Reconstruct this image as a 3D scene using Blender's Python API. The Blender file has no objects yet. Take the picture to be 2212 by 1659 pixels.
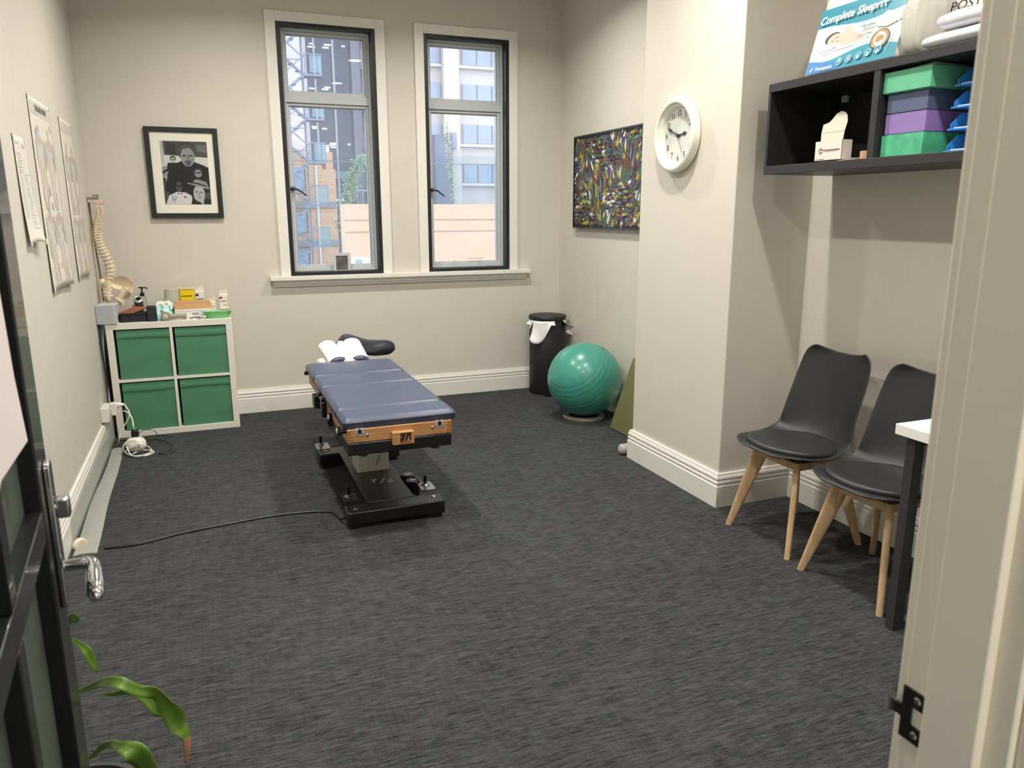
import bpy, bmesh, math, random
from mathutils import Matrix, Vector, noise
random.seed(7)
PI = math.pi
S = bpy.context.scene
COL = S.collection

# ---------------------------------------------------------------- camera
F_PX, PITCH, ROLL, YAW, H = 1651.6, math.radians(-12.69), math.radians(-0.109), math.radians(21.542), 1.5
fw = Vector((math.sin(YAW)*math.cos(PITCH), math.cos(YAW)*math.cos(PITCH), math.sin(PITCH)))
r0 = Vector((math.cos(YAW), -math.sin(YAW), 0)); u0 = r0.cross(fw)
rt = math.cos(ROLL)*r0 + math.sin(ROLL)*u0
up = -math.sin(ROLL)*r0 + math.cos(ROLL)*u0
cam = bpy.data.cameras.new('camera'); cam.sensor_width = 36; cam.lens = F_PX/2212*36
cam.clip_start = .02; cam.clip_end = 300
cam.dof.use_dof = True; cam.dof.focus_distance = 4.0; cam.dof.aperture_fstop = 9.0
co = bpy.data.objects.new('camera', cam); COL.objects.link(co)
co.matrix_world = Matrix((( rt.x, up.x, -fw.x, 0), (rt.y, up.y, -fw.y, 0), (rt.z, up.z, -fw.z, H), (0, 0, 0, 1)))
S.camera = co
# ---------------------------------------------------------------- colour management, world, lights
S.view_settings.view_transform = 'Standard'; S.view_settings.look = 'None'
S.view_settings.exposure = 0.0; S.view_settings.gamma = 1.0; S.view_settings.use_curve_mapping = False
w = bpy.data.worlds.new('overcast_sky'); S.world = w; w.use_nodes = True
bg = w.node_tree.nodes['Background']; bg.inputs[0].default_value = (.88, .94, 1.0, 1); bg.inputs[1].default_value = 4.2
CEIL = 3.17
LAMP_POS = [(.35, 1.4), (1.80, 1.4), (.35, 3.15), (1.74, 3.05), (.35, 4.8), (1.85, 4.8)]
LAMP_W = 25.5
def lamp(x, y, z, W, size=.11, col=(1, .945, .87)):
    l = bpy.data.lights.new('downlight_bulb', 'AREA'); l.shape = 'DISK'; l.size = size; l.energy = W; l.color = col
    l.spread = math.radians(150)
    o = bpy.data.objects.new('downlight_bulb', l); COL.objects.link(o); o.location = (x, y, z)
    return o
for x, y in LAMP_POS: lamp(x, y, CEIL-.012, LAMP_W)
lamp(.55, -.75, 2.69, 38)  # added lamp, out of view in the corridor, brightens the door jamb

# ---------------------------------------------------------------- design helpers
def ray(px, py): return F_PX*fw + (px-1106)*rt - (py-829.5)*up
def at(px, py, X=None, Y=None, Z=None):          # the point seen there on a plane of the room
    d = ray(px, py)
    t = X/d.x if X is not None else Y/d.y if Y is not None else (Z-H)/d.z
    return Vector((d.x*t, d.y*t, H+d.z*t))
def lin(c):
    c = c/255
    return c/12.92 if c <= .04045 else ((c+.055)/1.055)**2.4
MATS = {}
def mat(name, rgb, rough=.5, metal=0, var=0, vscale=8, bump=0, bscale=200, coat=0, trans=0, emit=0, spec=.5, alpha=1, sheen=0):
    if name in MATS: return MATS[name]
    m = bpy.data.materials.new(name); m.use_nodes = True; nt = m.node_tree; N = nt.nodes; L = nt.links
    p = N['Principled BSDF']; c = [lin(v) for v in rgb]+[1]
    p.inputs['Base Color'].default_value = c; p.inputs['Roughness'].default_value = rough
    p.inputs['Metallic'].default_value = metal; p.inputs['Coat Weight'].default_value = coat
    p.inputs['Specular IOR Level'].default_value = spec
    p.inputs['Transmission Weight'].default_value = trans; p.inputs['Alpha'].default_value = alpha
    p.inputs['Sheen Weight'].default_value = sheen
    if emit: p.inputs['Emission Color'].default_value = c; p.inputs['Emission Strength'].default_value = emit
    tc = N.new('ShaderNodeTexCoord')
    n = N.new('ShaderNodeTexNoise'); n.inputs['Scale'].default_value = vscale; n.inputs['Detail'].default_value = 4
    L.new(tc.outputs['Object'], n.inputs['Vector'])
    r = N.new('ShaderNodeValToRGB'); v = max(var, .015)
    r.color_ramp.elements[0].position = .3; r.color_ramp.elements[1].position = .7
    r.color_ramp.elements[0].color = [x*(1-v) for x in c[:3]]+[1]; r.color_ramp.elements[1].color = [min(1, x*(1+v)) for x in c[:3]]+[1]
    L.new(n.outputs[0], r.inputs[0]); L.new(r.outputs[0], p.inputs['Base Color'])
    if bump:
        n2 = N.new('ShaderNodeTexNoise'); n2.inputs['Scale'].default_value = bscale; n2.inputs['Detail'].default_value = 3
        L.new(tc.outputs['Object'], n2.inputs['Vector'])
        b = N.new('ShaderNodeBump'); b.inputs['Strength'].default_value = bump; b.inputs['Distance'].default_value = .002
        L.new(n2.outputs[0], b.inputs['Height']); L.new(b.outputs[0], p.inputs['Normal'])
    MATS[name] = m; return m
def glassmat(name, tint=(235, 242, 245), veil=.0, refl=.5, veilcol=(200, 205, 215), rough=.0):   # thin pane: clear, with a Fresnel reflection and a veil of dirt and painted-in haze
    m = bpy.data.materials.new(name); m.use_nodes = True; nt = m.node_tree; N = nt.nodes; L = nt.links
    N.remove(N['Principled BSDF']); out = N['Material Output']
    t = N.new('ShaderNodeBsdfTransparent'); t.inputs[0].default_value = [lin(v) for v in tint]+[1]
    g = N.new('ShaderNodeBsdfGlossy'); g.inputs['Roughness'].default_value = rough
    fr = N.new('ShaderNodeFresnel'); fr.inputs[0].default_value = 1.45
    mu = N.new('ShaderNodeMath'); mu.operation = 'MULTIPLY'; mu.inputs[1].default_value = refl; L.new(fr.outputs[0], mu.inputs[0])
    mx = N.new('ShaderNodeMixShader'); L.new(mu.outputs[0], mx.inputs[0]); L.new(t.outputs[0], mx.inputs[1]); L.new(g.outputs[0], mx.inputs[2])
    last = mx
    if veil:
        d = N.new('ShaderNodeBsdfDiffuse'); d.inputs[0].default_value = [lin(v) for v in veilcol]+[1]
        tr = N.new('ShaderNodeBsdfTranslucent'); tr.inputs[0].default_value = [lin(v) for v in veilcol]+[1]
        ad = N.new('ShaderNodeMixShader'); ad.inputs[0].default_value = .7; L.new(d.outputs[0], ad.inputs[1]); L.new(tr.outputs[0], ad.inputs[2])
        m2 = N.new('ShaderNodeMixShader'); m2.inputs[0].default_value = veil
        L.new(mx.outputs[0], m2.inputs[1]); L.new(ad.outputs[0], m2.inputs[2]); last = m2
    L.new(last.outputs[0], out.inputs[0]); MATS[name] = m; return m

class B:                                          # collects shapes; out() links them as ONE mesh object
    def __init__(s, T=None): s.v = []; s.f = []; s.m = []; s.T = T or Matrix(); s.mi = 0
    def add(s, vs, fs, m=None):
        n = len(s.v); s.v += [s.T @ Vector(p) for p in vs]; s.f += [tuple(i+n for i in f) for f in fs]
        s.m += [s.mi if m is None else m]*len(fs); return s
    def box(s, a, b, m=None):
        x0, y0, z0 = [min(p, q) for p, q in zip(a, b)]; x1, y1, z1 = [max(p, q) for p, q in zip(a, b)]
        return s.add([(x0,y0,z0),(x1,y0,z0),(x1,y1,z0),(x0,y1,z0),(x0,y0,z1),(x1,y0,z1),(x1,y1,z1),(x0,y1,z1)],
                     [(0,3,2,1),(4,5,6,7),(0,1,5,4),(1,2,6,5),(2,3,7,6),(3,0,4,7)], m)
    def hexa(s, p, m=None):                       # eight corners: four below, four above
        return s.add(p, [(0,3,2,1),(4,5,6,7),(0,1,5,4),(1,2,6,5),(2,3,7,6),(3,0,4,7)], m)
    def prism(s, poly, z0, z1, m=None, top=None):
        n = len(poly); t = top or poly
        vs = [(p[0], p[1], z0) for p in poly]+[(p[0], p[1], z1) for p in t]
        fs = [tuple(reversed(range(n))), tuple(range(n, 2*n))]+[(i, (i+1) % n, (i+1) % n+n, i+n) for i in range(n)]
        return s.add(vs, fs, m)
    def ring(s, rings, m=None, cap=True, close=False):
        n = len(rings[0]); vs = [p for r in rings for p in r]; fs = []
        k = len(rings)
        for i in range(k-1 if not close else k):
            for j in range(n):
                a = i*n+j; b = i*n+(j+1) % n; c = ((i+1) % k)*n+(j+1) % n; d = ((i+1) % k)*n+j
                fs.append((a, b, c, d))
        if cap and not close: fs += [tuple(reversed(range(n))), tuple(range((k-1)*n, k*n))]
        return s.add(vs, fs, m)
    def lathe(s, prof, c=(0,0,0), ax=(0,0,1), n=32, m=None, cap=True, sx=1):
        a = Vector(ax).normalized(); q = Vector((0,0,1)).rotation_difference(a); c = Vector(c)
        return s.ring([[c+q @ Vector((r*math.cos(2*PI*j/n)*sx, r*math.sin(2*PI*j/n), z)) for j in range(n)] for r, z in prof], m, cap)
    def cyl(s, p, q, r, r2=None, n=20, m=None):
        p = Vector(p); q = Vector(q); return s.lathe([(r, 0), (r if r2 is None else r2, (q-p).length)], p, q-p, n, m)
    def tube(s, pts, r, n=8, m=None, smooth=0, close=False):
        pts = [Vector(p) for p in pts]
        for _ in range(smooth):
            if close: pts = [q for i in range(len(pts)) for q in (pts[i]*.75+pts[(i+1) % len(pts)]*.25, pts[i]*.25+pts[(i+1) % len(pts)]*.75)]
            else: pts = [pts[0]]+[q for i in range(len(pts)-1) for q in (pts[i]*.75+pts[i+1]*.25, pts[i]*.25+pts[i+1]*.75)]+[pts[-1]]
        R = []; k = len(pts); nrm = None
        for i, p in enumerate(pts):
            a = pts[(i-1) % k] if (i or close) else p; b = pts[(i+1) % k] if (i < k-1 or close) else p
            t = (b-a).normalized()
            if nrm is None: nrm = t.orthogonal().normalized()
            nrm = (nrm-t*nrm.dot(t)).normalized(); bn = t.cross(nrm)
            rr = r(i/(k-1)) if callable(r) else r
            R.append([p+rr*(math.cos(2*PI*j/n)*nrm+math.sin(2*PI*j/n)*bn) for j in range(n)])
        return s.ring(R, m, True, close)
    def sph(s, c, r, n=20, k=12, m=None, sc=(1,1,1)):
        c = Vector(c); R = []
        for i in range(k+1):
            a = PI*i/k; q = max(math.sin(a), .002)
            R.append([c+Vector((r*sc[0]*q*math.cos(2*PI*j/n), r*sc[1]*q*math.sin(2*PI*j/n), -r*sc[2]*math.cos(a))) for j in range(n)])
        return s.ring(R, m)
    def grid(s, g, m=None, closed=False):
        h = len(g); w_ = len(g[0]); vs = [p for r in g for p in r]; fs = []
        for i in range(h-1):
            for j in range(w_-1): fs.append((i*w_+j, i*w_+j+1, (i+1)*w_+j+1, (i+1)*w_+j))
        return s.add(vs, fs, m)
    def text(s, txt, size, M, m=None, depth=.0004, bold=0, shear=0, align='CENTER', sx=1):
        cu = bpy.data.curves.new('t', 'FONT'); cu.body = txt; cu.size = size; cu.extrude = depth; cu.align_x = align; cu.align_y = 'CENTER'
        cu.offset = bold; cu.shear = shear; cu.resolution_u = 3
        o = bpy.data.objects.new('t', cu); COL.objects.link(o)
        me = bpy.data.meshes.new_from_object(o.evaluated_get(bpy.context.evaluated_depsgraph_get()))
        s.add([M @ Vector((v.co.x*sx, v.co.y, v.co.z)) for v in me.vertices], [tuple(p.vertices) for p in me.polygons], m)
        bpy.data.objects.remove(o); bpy.data.curves.remove(cu); bpy.data.meshes.remove(me); return s
    def out(s, name, mats, parent=None, label=None, cat=None, group=None, kind=None, bevel=0, seg=2, subsurf=0, smooth=40, loc=None, solid=0, world=True):
        me = bpy.data.meshes.new(name)
        if parent is not None and world:
            I = WM[parent.name].inverted(); vs = [I @ p for p in s.v]; W = WM[parent.name]
        elif parent is not None: vs = s.v; W = WM[parent.name]
        else:
            if loc is None:
                xs = [p.x for p in s.v]; ys = [p.y for p in s.v]; loc = ((min(xs)+max(xs))/2, (min(ys)+max(ys))/2, min(p.z for p in s.v))
            loc = Vector(loc); vs = [p-loc for p in s.v]; W = Matrix.Translation(loc)
        me.from_pydata(vs, [], s.f); me.update()
        bm = bmesh.new(); bm.from_mesh(me); bmesh.ops.recalc_face_normals(bm, faces=bm.faces); bm.to_mesh(me); bm.free()
        if not isinstance(mats, (list, tuple)): mats = [mats]
        for mm in mats: me.materials.append(mm)
        me.polygons.foreach_set('material_index', s.m)
        if smooth: me.shade_smooth(); me.set_sharp_from_angle(angle=math.radians(smooth))
        o = bpy.data.objects.new(name, me); COL.objects.link(o)
        if parent is not None: o.parent = parent
        else: o.location = loc
        WM[o.name] = W
        if solid: md = o.modifiers.new('solid', 'SOLIDIFY'); md.thickness = solid; md.offset = 0
        if bevel: md = o.modifiers.new('bevel', 'BEVEL'); md.width = bevel; md.segments = seg; md.limit_method = 'ANGLE'; md.angle_limit = math.radians(35); md.harden_normals = False
        if subsurf: md = o.modifiers.new('sub', 'SUBSURF'); md.levels = md.render_levels = subsurf
        tag(o, label, cat, group, kind); return o
def outs(b, name, mats, parent=None, **k):         # every separate piece becomes a part of its own
    par = list(range(len(b.v)))
    def find(i):
        while par[i] != i: par[i] = par[par[i]]; i = par[i]
        return i
    for f in b.f:
        for j in f[1:]: par[find(j)] = find(f[0])
    G = {}
    for f, m in zip(b.f, b.m): G.setdefault(find(f[0]), []).append((f, m))
    for fs in G.values():
        idx = {}; c = B()
        for f, m in fs:
            for i in f:
                if i not in idx: idx[i] = len(c.v); c.v.append(b.v[i])
            c.f.append(tuple(idx[i] for i in f)); c.m.append(m)
        c.out(name, mats, parent, **k)
WM = {}
def tag(o, label=None, cat=None, group=None, kind=None):
    if label: o['label'] = label
    if cat: o['category'] = cat
    if group: o['group'] = group
    if kind: o['kind'] = kind
def thing(name, label, cat, loc=(0,0,0), rz=0, group=None, kind=None):
    o = bpy.data.objects.new(name, None); COL.objects.link(o); o.location = loc; o.rotation_euler = (0, 0, rz)
    o.empty_display_size = .05
    WM[o.name] = Matrix.Translation(Vector(loc)) @ Matrix.Rotation(rz, 4, 'Z'); tag(o, label, cat, group, kind); return o
def copy_tree(o, parent=None):
    c = o.copy(); COL.objects.link(c); c.parent = parent
    for ch in [x for x in COL.objects if x.parent == o]: copy_tree(ch, c)
    return c
def frame(o, u, v):                                # matrix with local x=u, y=v, z=u x v at o
    u = Vector(u).normalized(); n = u.cross(Vector(v)).normalized(); v = n.cross(u)
    return Matrix(((u.x, v.x, n.x, o[0]), (u.y, v.y, n.y, o[1]), (u.z, v.z, n.z, o[2]), (0, 0, 0, 1)))
def rrect(x0, y0, x1, y1, r, k=5):
    P = []
    for cx, cy, a0 in ((x1-r, y1-r, 0), (x0+r, y1-r, 90), (x0+r, y0+r, 180), (x1-r, y0+r, 270)):
        for i in range(k+1): a = math.radians(a0+90*i/k); P.append((cx+r*math.cos(a), cy+r*math.sin(a)))
    return P
def ell(cx, cy, a, b, n=24, rot=0):
    return [(cx+a*math.cos(t)*math.cos(rot)-b*math.sin(t)*math.sin(rot), cy+a*math.cos(t)*math.sin(rot)+b*math.sin(t)*math.cos(rot)) for t in [2*PI*i/n for i in range(n)]]

# ---------------------------------------------------------------- materials
WALL = mat('wall_paint', (206, 202, 191), .75, bump=.12, bscale=260)
TRIM = mat('trim_paint', (228, 226, 219), .38)
JAMB = mat('jamb_paint', (214, 207, 190), .5)
CEILM = mat('ceiling_paint', (232, 230, 224), .8)
WHITE = mat('white_laminate', (228, 224, 214), .4)
WPLAS = mat('white_plastic', (226, 222, 212), .35)
BLACKF = mat('black_window_paint', (24, 26, 30), .4)
SASH = mat('grey_sash_aluminium', (188, 195, 198), .4)
BLK = mat('black_plastic', (15, 15, 17), .4)
BLKS = mat('satin_black_steel', (16, 16, 18), .38, coat=.1)
CHROME = mat('chrome', (215, 215, 218), .12, 1)
STEEL = mat('brushed_steel', (170, 170, 172), .3, 1)
GREEN = mat('green_fabric', (78, 134, 99), .85, var=.08, vscale=3, bump=.3, bscale=500)
def carpet():
    m = bpy.data.materials.new('charcoal_carpet'); m.use_nodes = True; nt = m.node_tree; N = nt.nodes; L = nt.links
    p = N['Principled BSDF']; p.inputs['Roughness'].default_value = .95; p.inputs['Specular IOR Level'].default_value = .15
    tc = N.new('ShaderNodeTexCoord')
    def nz(sc, scale, det=3):
        mp = N.new('ShaderNodeMapping'); mp.inputs['Scale'].default_value = sc; L.new(tc.outputs['Object'], mp.inputs[0])
        n = N.new('ShaderNodeTexNoise'); n.inputs['Scale'].default_value = scale; n.inputs['Detail'].default_value = det; n.inputs['Roughness'].default_value = .65
        L.new(mp.outputs[0], n.inputs['Vector']); return n.outputs[0]
    a = nz((1, 10, 1), 14); b = nz((9, 1, 1), 8); c = nz((1, 1, 1), 240, 2); d = nz((1, 13, 1), 22, 2); e = nz((1, 1, 1), 1.2, 2)
    def mth(op, x, y):
        q = N.new('ShaderNodeMath'); q.operation = op
        for i, z in enumerate((x, y)):
            if isinstance(z, (int, float)): q.inputs[i].default_value = z
            else: L.new(z, q.inputs[i])
        return q.outputs[0]
    h = mth('ADD', mth('MULTIPLY', a, .32), mth('ADD', mth('MULTIPLY', b, .09), mth('ADD', mth('MULTIPLY', c, .22), mth('ADD', mth('MULTIPLY', d, .31), mth('MULTIPLY', e, .06)))))
    r = N.new('ShaderNodeValToRGB'); L.new(h, r.inputs[0])
    r.color_ramp.elements[0].position = .40; r.color_ramp.elements[1].position = .61
    r.color_ramp.elements[0].color = (.0095, .0105, .0115, 1); r.color_ramp.elements[1].color = (.078, .083, .086, 1)
    L.new(r.outputs[0], p.inputs['Base Color'])
    bp = N.new('ShaderNodeBump'); bp.inputs['Strength'].default_value = .7; bp.inputs['Distance'].default_value = .004
    L.new(h, bp.inputs['Height']); L.new(bp.outputs[0], p.inputs['Normal']); return m
CARPET = carpet()
def wood(name, rgb, dark, sc=(2, 30, 30), rough=.45):
    m = mat(name, rgb, rough); nt = m.node_tree; N = nt.nodes; L = nt.links
    n = [x for x in N if x.type == 'TEX_NOISE'][0]; r = [x for x in N if x.type == 'VALTORGB'][0]; tc = [x for x in N if x.type == 'TEX_COORD'][0]
    mp = N.new('ShaderNodeMapping'); mp.inputs['Scale'].default_value = sc; L.new(tc.outputs['Object'], mp.inputs[0]); L.new(mp.outputs[0], n.inputs['Vector'])
    n.inputs['Scale'].default_value = 3; r.color_ramp.elements[0].color = [lin(v) for v in dark]+[1]; r.color_ramp.elements[1].color = [lin(v) for v in rgb]+[1]
    return m
BEECHW = wood('oiled_beech', (190, 145, 98), (168, 122, 78), (1.5, 3, 40))
LEGW = wood('chair_beech', (204, 174, 136), (186, 154, 116), (30, 30, 2))
GLASS = glassmat('window_glass', (244, 248, 251), veil=.07, refl=1.0, veilcol=(225, 228, 240))  # the veil paints pale haze over the view outside

# ---------------------------------------------------------------- room shell
XL, XR, XRN, YB, YF = -.705, 2.82, 2.83, 6.03, .49
PX, PY0, PY1 = 2.37, 3.10, 3.97
WIN = [(.585, 1.29), (1.661, 2.355)]; WZ0, WZ1 = 1.032, 2.816
B().box((XL-.3, -1.9, -.1), (3.1, YB+.2, 0)).out('floor', CARPET, kind='structure', smooth=0)
B().box((XL-.1, YF-.1, CEIL), (XRN+.1, YB+.1, CEIL+.1)).out('ceiling', CEILM, kind='structure', smooth=0)
b = B()
xs = [XL-.1, WIN[0][0], WIN[0][1], WIN[1][0], WIN[1][1], XRN+.1]
for i in (0, 2, 4): b.box((xs[i], YB, 0), (xs[i+1], YB+.13, CEIL))
for i in (1, 3): b.box((xs[i], YB, 0), (xs[i+1], YB+.13, WZ0)); b.box((xs[i], YB, WZ1), (xs[i+1], YB+.13, CEIL))
b.out('wall_back', WALL, kind='structure', smooth=0)
def brickmat(name, c1, c2, mortar, scale=1, rot=(0,0,0)):
    m = mat(name, c1, .85, bump=.3, bscale=60); nt = m.node_tree; N = nt.nodes; L = nt.links
    t = N.new('ShaderNodeTexBrick'); t.inputs['Scale'].default_value = scale
    t.inputs['Color1'].default_value = [lin(v) for v in c1]+[1]; t.inputs['Color2'].default_value = [lin(v) for v in c2]+[1]; t.inputs['Mortar'].default_value = [lin(v) for v in mortar]+[1]
    t.inputs['Brick Width'].default_value = .23; t.inputs['Row Height'].default_value = .086; t.inputs['Mortar Size'].default_value = .01
    tc = [x for x in N if x.type == 'TEX_COORD'][0]; mp = N.new('ShaderNodeMapping'); mp.inputs['Rotation'].default_value = rot
    L.new(tc.outputs['Object'], mp.inputs[0]); L.new(mp.outputs[0], t.inputs['Vector']); L.new(t.outputs[0], N['Principled BSDF'].inputs['Base Color']); return m
BRICKR = brickmat('red_brown_brick', (120, 98, 98), (96, 82, 90), (176, 170, 168), rot=(PI/2, 0, PI/2))
b = B()
for i in (0, 2, 4): b.box((xs[i]+(.0 if i else 0), YB+.13, 0), (xs[i+1]-(.04 if i == 2 else 0), YB+.33, CEIL+.1))
for i in (1, 3): b.box((xs[i]-.04, YB+.13, 0), (xs[i+1], YB+.33, WZ0-.02)); b.box((xs[i]-.04, YB+.13, WZ1), (xs[i+1], YB+.33, CEIL+.1))
b.out('wall_outer', BRICKR, kind='structure', smooth=0)
B().box((XL-.1, YF-.1, 0), (XL, YB, CEIL)).out('wall_left', WALL, kind='structure', smooth=0)
B().box((XR, PY1-.05, 0), (XR+.1, YB, CEIL)).out('wall_right', WALL, kind='structure', smooth=0)
B().box((XRN, YF-.1, 0), (XRN+.1, PY0+.05, CEIL)).out('wall_alcove', WALL, kind='structure', smooth=0)
B().box((PX, PY0, 0), (XRN+.1, PY1, CEIL)).out('wall_pillar', WALL, kind='structure', smooth=0, bevel=.004)
# front wall with the doorway, door lining and stops; the corridor behind the camera
DX0, DX1, DZ = -.20, .62, 2.08
b = B().box((XL-.1, .39, 0), (DX0-.03, YF, CEIL)).box((DX1+.03, .39, 0), (XRN+.1, YF, CEIL)).box((DX0-.03, .39, DZ+.03), (DX1+.03, YF, CEIL))
b.out('wall_front', WALL, kind='structure', smooth=0)
b = B()
for x0, x1, s0, s1 in ((DX0-.03, DX0, DX0, DX0+.012), (DX1, DX1+.03, DX1-.012, DX1)):
    b.box((x0, .382, 0), (x1, YF+.002, DZ)); b.box((s0, .405, 0), (s1, .461, DZ))
b.box((DX0-.03, .382, DZ), (DX1+.03, YF+.002, DZ+.03)); b.box((DX0, .405, DZ-.012), (DX1, .461, DZ))
b.out('trim_1', JAMB, kind='structure', bevel=.002)
b = B()                                            # architraves on both faces
for y0, y1 in ((.368, .382), (YF+.002, YF+.016)):
    b.box((DX0-.09, y0, 0), (DX0-.006, y1, DZ+.09)); b.box((DX1+.006, y0, 0), (DX1+.09, y1, DZ+.09)); b.box((DX0-.006, y0, DZ+.006), (DX1+.006, y1, DZ+.09))
b.out('trim_2', JAMB, kind='structure', bevel=.003)
B().box((-1.8, -1.9, 0), (3.1, -1.8, 2.8)).out('wall_corridor', WALL, kind='structure', smooth=0)
b = B().box((-1.8, -1.8, 0), (-1.7, .39, 2.8)); b.out('wall_corridor_left', WALL, kind='structure', smooth=0)
B().box((3.0, -1.8, 0), (3.1, .39, 2.8)).out('wall_corridor_right', WALL, kind='structure', smooth=0)
B().box((-1.8, -1.9, 2.7), (3.1, .39, 2.8)).out('ceiling_corridor', CEILM, kind='structure', smooth=0)
B().box((-1.8, .30, 0), (XL-.1, .39, 2.7)).out('wall_corridor_front', WALL, kind='structure', smooth=0)

# skirting boards: moulded profile swept with mitres
SK = [(0, 0), (.022, 0), (.022, .112), (.019, .116), (.0155, .117), (.0155, .121), (.0185, .123), (.0205, .127), (.0205, .134), (.018, .139), (.0145, .140), (.0145, .144),
      (.017, .146), (.0195, .151), (.0195, .157), (.016, .166), (.0145, .168), (.0145, .172), (.012, .180), (0, .180)]
def sweep(path, prof, inward, i0, i1):
    P = [Vector((x, y)) for x, y in path]; n = len(P)
    def off(i, d):
        t1 = (P[i]-P[i-1]).normalized() if i else None; t2 = (P[i+1]-P[i]).normalized() if i < n-1 else None
        nn = lambda t: Vector((-t.y, t.x))*inward
        if t1 is None: return P[i]+nn(t2)*d
        if t2 is None: return P[i]+nn(t1)*d
        a, c = nn(t1), nn(t2); m = (a+c); m = m/m.length_squared*2 if m.length > 1e-6 else a
        return P[i]+m*d
    return B().ring([[(*off(i, d), z) for d, z in prof] for i in (i0, i1)])
path = [(XR, YB), (XR, PY1), (PX, PY1), (PX, PY0), (XRN, PY0), (XRN, YF)]
full = [(XL, YF), (XL, YB)]+path
for nm, i0, i1 in (('baseboard_left', 0, 1), ('baseboard_back', 1, 2), ('baseboard_right', 2, 3)):
    sweep(full, SK, -1, i0, i1).out(nm, TRIM, kind='structure', smooth=25)
for nm, i0, i1 in (('baseboard_pillar_far', 3, 4), ('baseboard_pillar', 4, 5), ('baseboard_pillar_near', 5, 6), ('baseboard_alcove', 6, 7)):
    sweep(full, SK, -1, i0, i1).out(nm, TRIM, kind='structure', smooth=25)

# ---------------------------------------------------------------- windows
def rframe(b, x0, x1, z0, z1, w, y0, y1, m=None, wb=None, wt=None):
    wb = wb or w; wt = wt or w
    b.box((x0, y0, z0), (x0+w, y1, z1), m); b.box((x1-w, y0, z0), (x1, y1, z1), m)
    b.box((x0+w, y0, z0), (x1-w, y1, z0+wb), m); b.box((x0+w, y0, z1-wt), (x1-w, y1, z1), m)
TR = .026
for i, (xa, xb) in enumerate(WIN):
    wn = thing('window_%d' % (i+1), None, None, ((xa+xb)/2, YB+.1, WZ0), kind='structure')
    b = B(); rframe(b, xa, xb, WZ0, WZ1, .030, YB-.012, YB+.055, wt=.024, wb=.024); b.out('black_frame', BLACKF, wn, bevel=.002)
    a, c = xa+.030, xb-.030
    b = B(); rframe(b, a, c, WZ0+.024, WZ1-.024, .018, YB+.05, YB+.13)
    b.box((a, YB+.06, 2.285), (c, YB+.13, 2.342)); b.out('outer_frame', SASH, wn, bevel=.003)
    for z0, z1, nm in ((2.342, WZ1-.042, 'fixed_light'), (WZ0+.042, 2.285, 'opening_sash')):
        s = B(); rframe(s, a+.018, c-.018, z0, z1, .022, YB+.075, YB+.115)
        rframe(s, a+.040, c-.040, z0+.022, z1-.022, .007, YB+.088, YB+.108)
        so = s.out(nm, SASH, wn, bevel=.003)
        B().box((a+.044, YB+.0955, z0+.027), (c-.044, YB+.0985, z1-.027)).out('pane', GLASS, so, smooth=0)
    B().box((a+.01, YB+.150, WZ0+.02), (c-.005, YB+.158, 1.945)).box((a+.01, YB+.149, 1.878), (c-.005, YB+.1595, 1.884), 1).out('safety_pane', [glassmat('safety_glass_%d' % i, (245, 250, 251), veil=.03, refl=.8, veilcol=(220, 235, 240)), mat('pale_strip', (225, 235, 240), .4)], wn, smooth=0)
    # casement catch on the left stile
    z = 1.672; b = B().cyl((a+.03, YB+.075, z), (a+.03, YB+.035, z), .013, m=0).sph((a+.03, YB+.038, z), .016, sc=(1.3, .8, .9))
    b.tube([(a+.03, YB+.03, z), (a+.06, YB+.025, z-.004), (a+.09, YB+.03, z-.025), (a+.125, YB+.035, z-.05)], lambda t: .008-.0035*t, smooth=1)
    b.out('catch_handle', mat('bronze_catch', (70, 66, 64), .35, .8), wn)
    if i == 0: 
        continue
    b = B()
    for x in (a+.20, a+.42): b.box((x, YB+.065, WZ0+.045), (x+.02, YB+.085, WZ0+.062)).cyl((x+.01, YB+.07, WZ0+.06), (x+.01, YB+.07, WZ0+.08), .006)
    b.tube([(a+.33, YB+.07, WZ0+.085), (a+.33, YB+.06, WZ0+.093), (a+.46, YB+.06, WZ0+.093), (a+.46, YB+.07, WZ0+.085)], .003)
    b.out('stay_bar', SASH, wn)
for i, (xa, xb) in enumerate(WIN):
    b = B(); t = .073
    b.box((xa-t, YB-.020, WZ0-.002), (xa, YB, WZ1+.068)); b.box((xb, YB-.020, WZ0-.002), (xb+t, YB, WZ1+.068)); b.box((xa, YB-.020, WZ1), (xb, YB, WZ1+.068))
    b.out('trim_%d' % (3+i), TRIM, kind='structure', bevel=.003)
b = B().box((.431, YB-.062, 1.000), (2.528, YB, 1.030))
prof = [(0, 1.0), (.048, 1.0), (.048, .990), (.040, .987), (.034, .978), (.034, .972), (.026, .970), (.018, .958), (.016, .950), (0, .950)]
b.ring([[(x, YB-d, z) for d, z in prof] for x in (.455, 2.504)])
b.out('trim_5', TRIM, kind='structure', bevel=.002, smooth=30)

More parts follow.
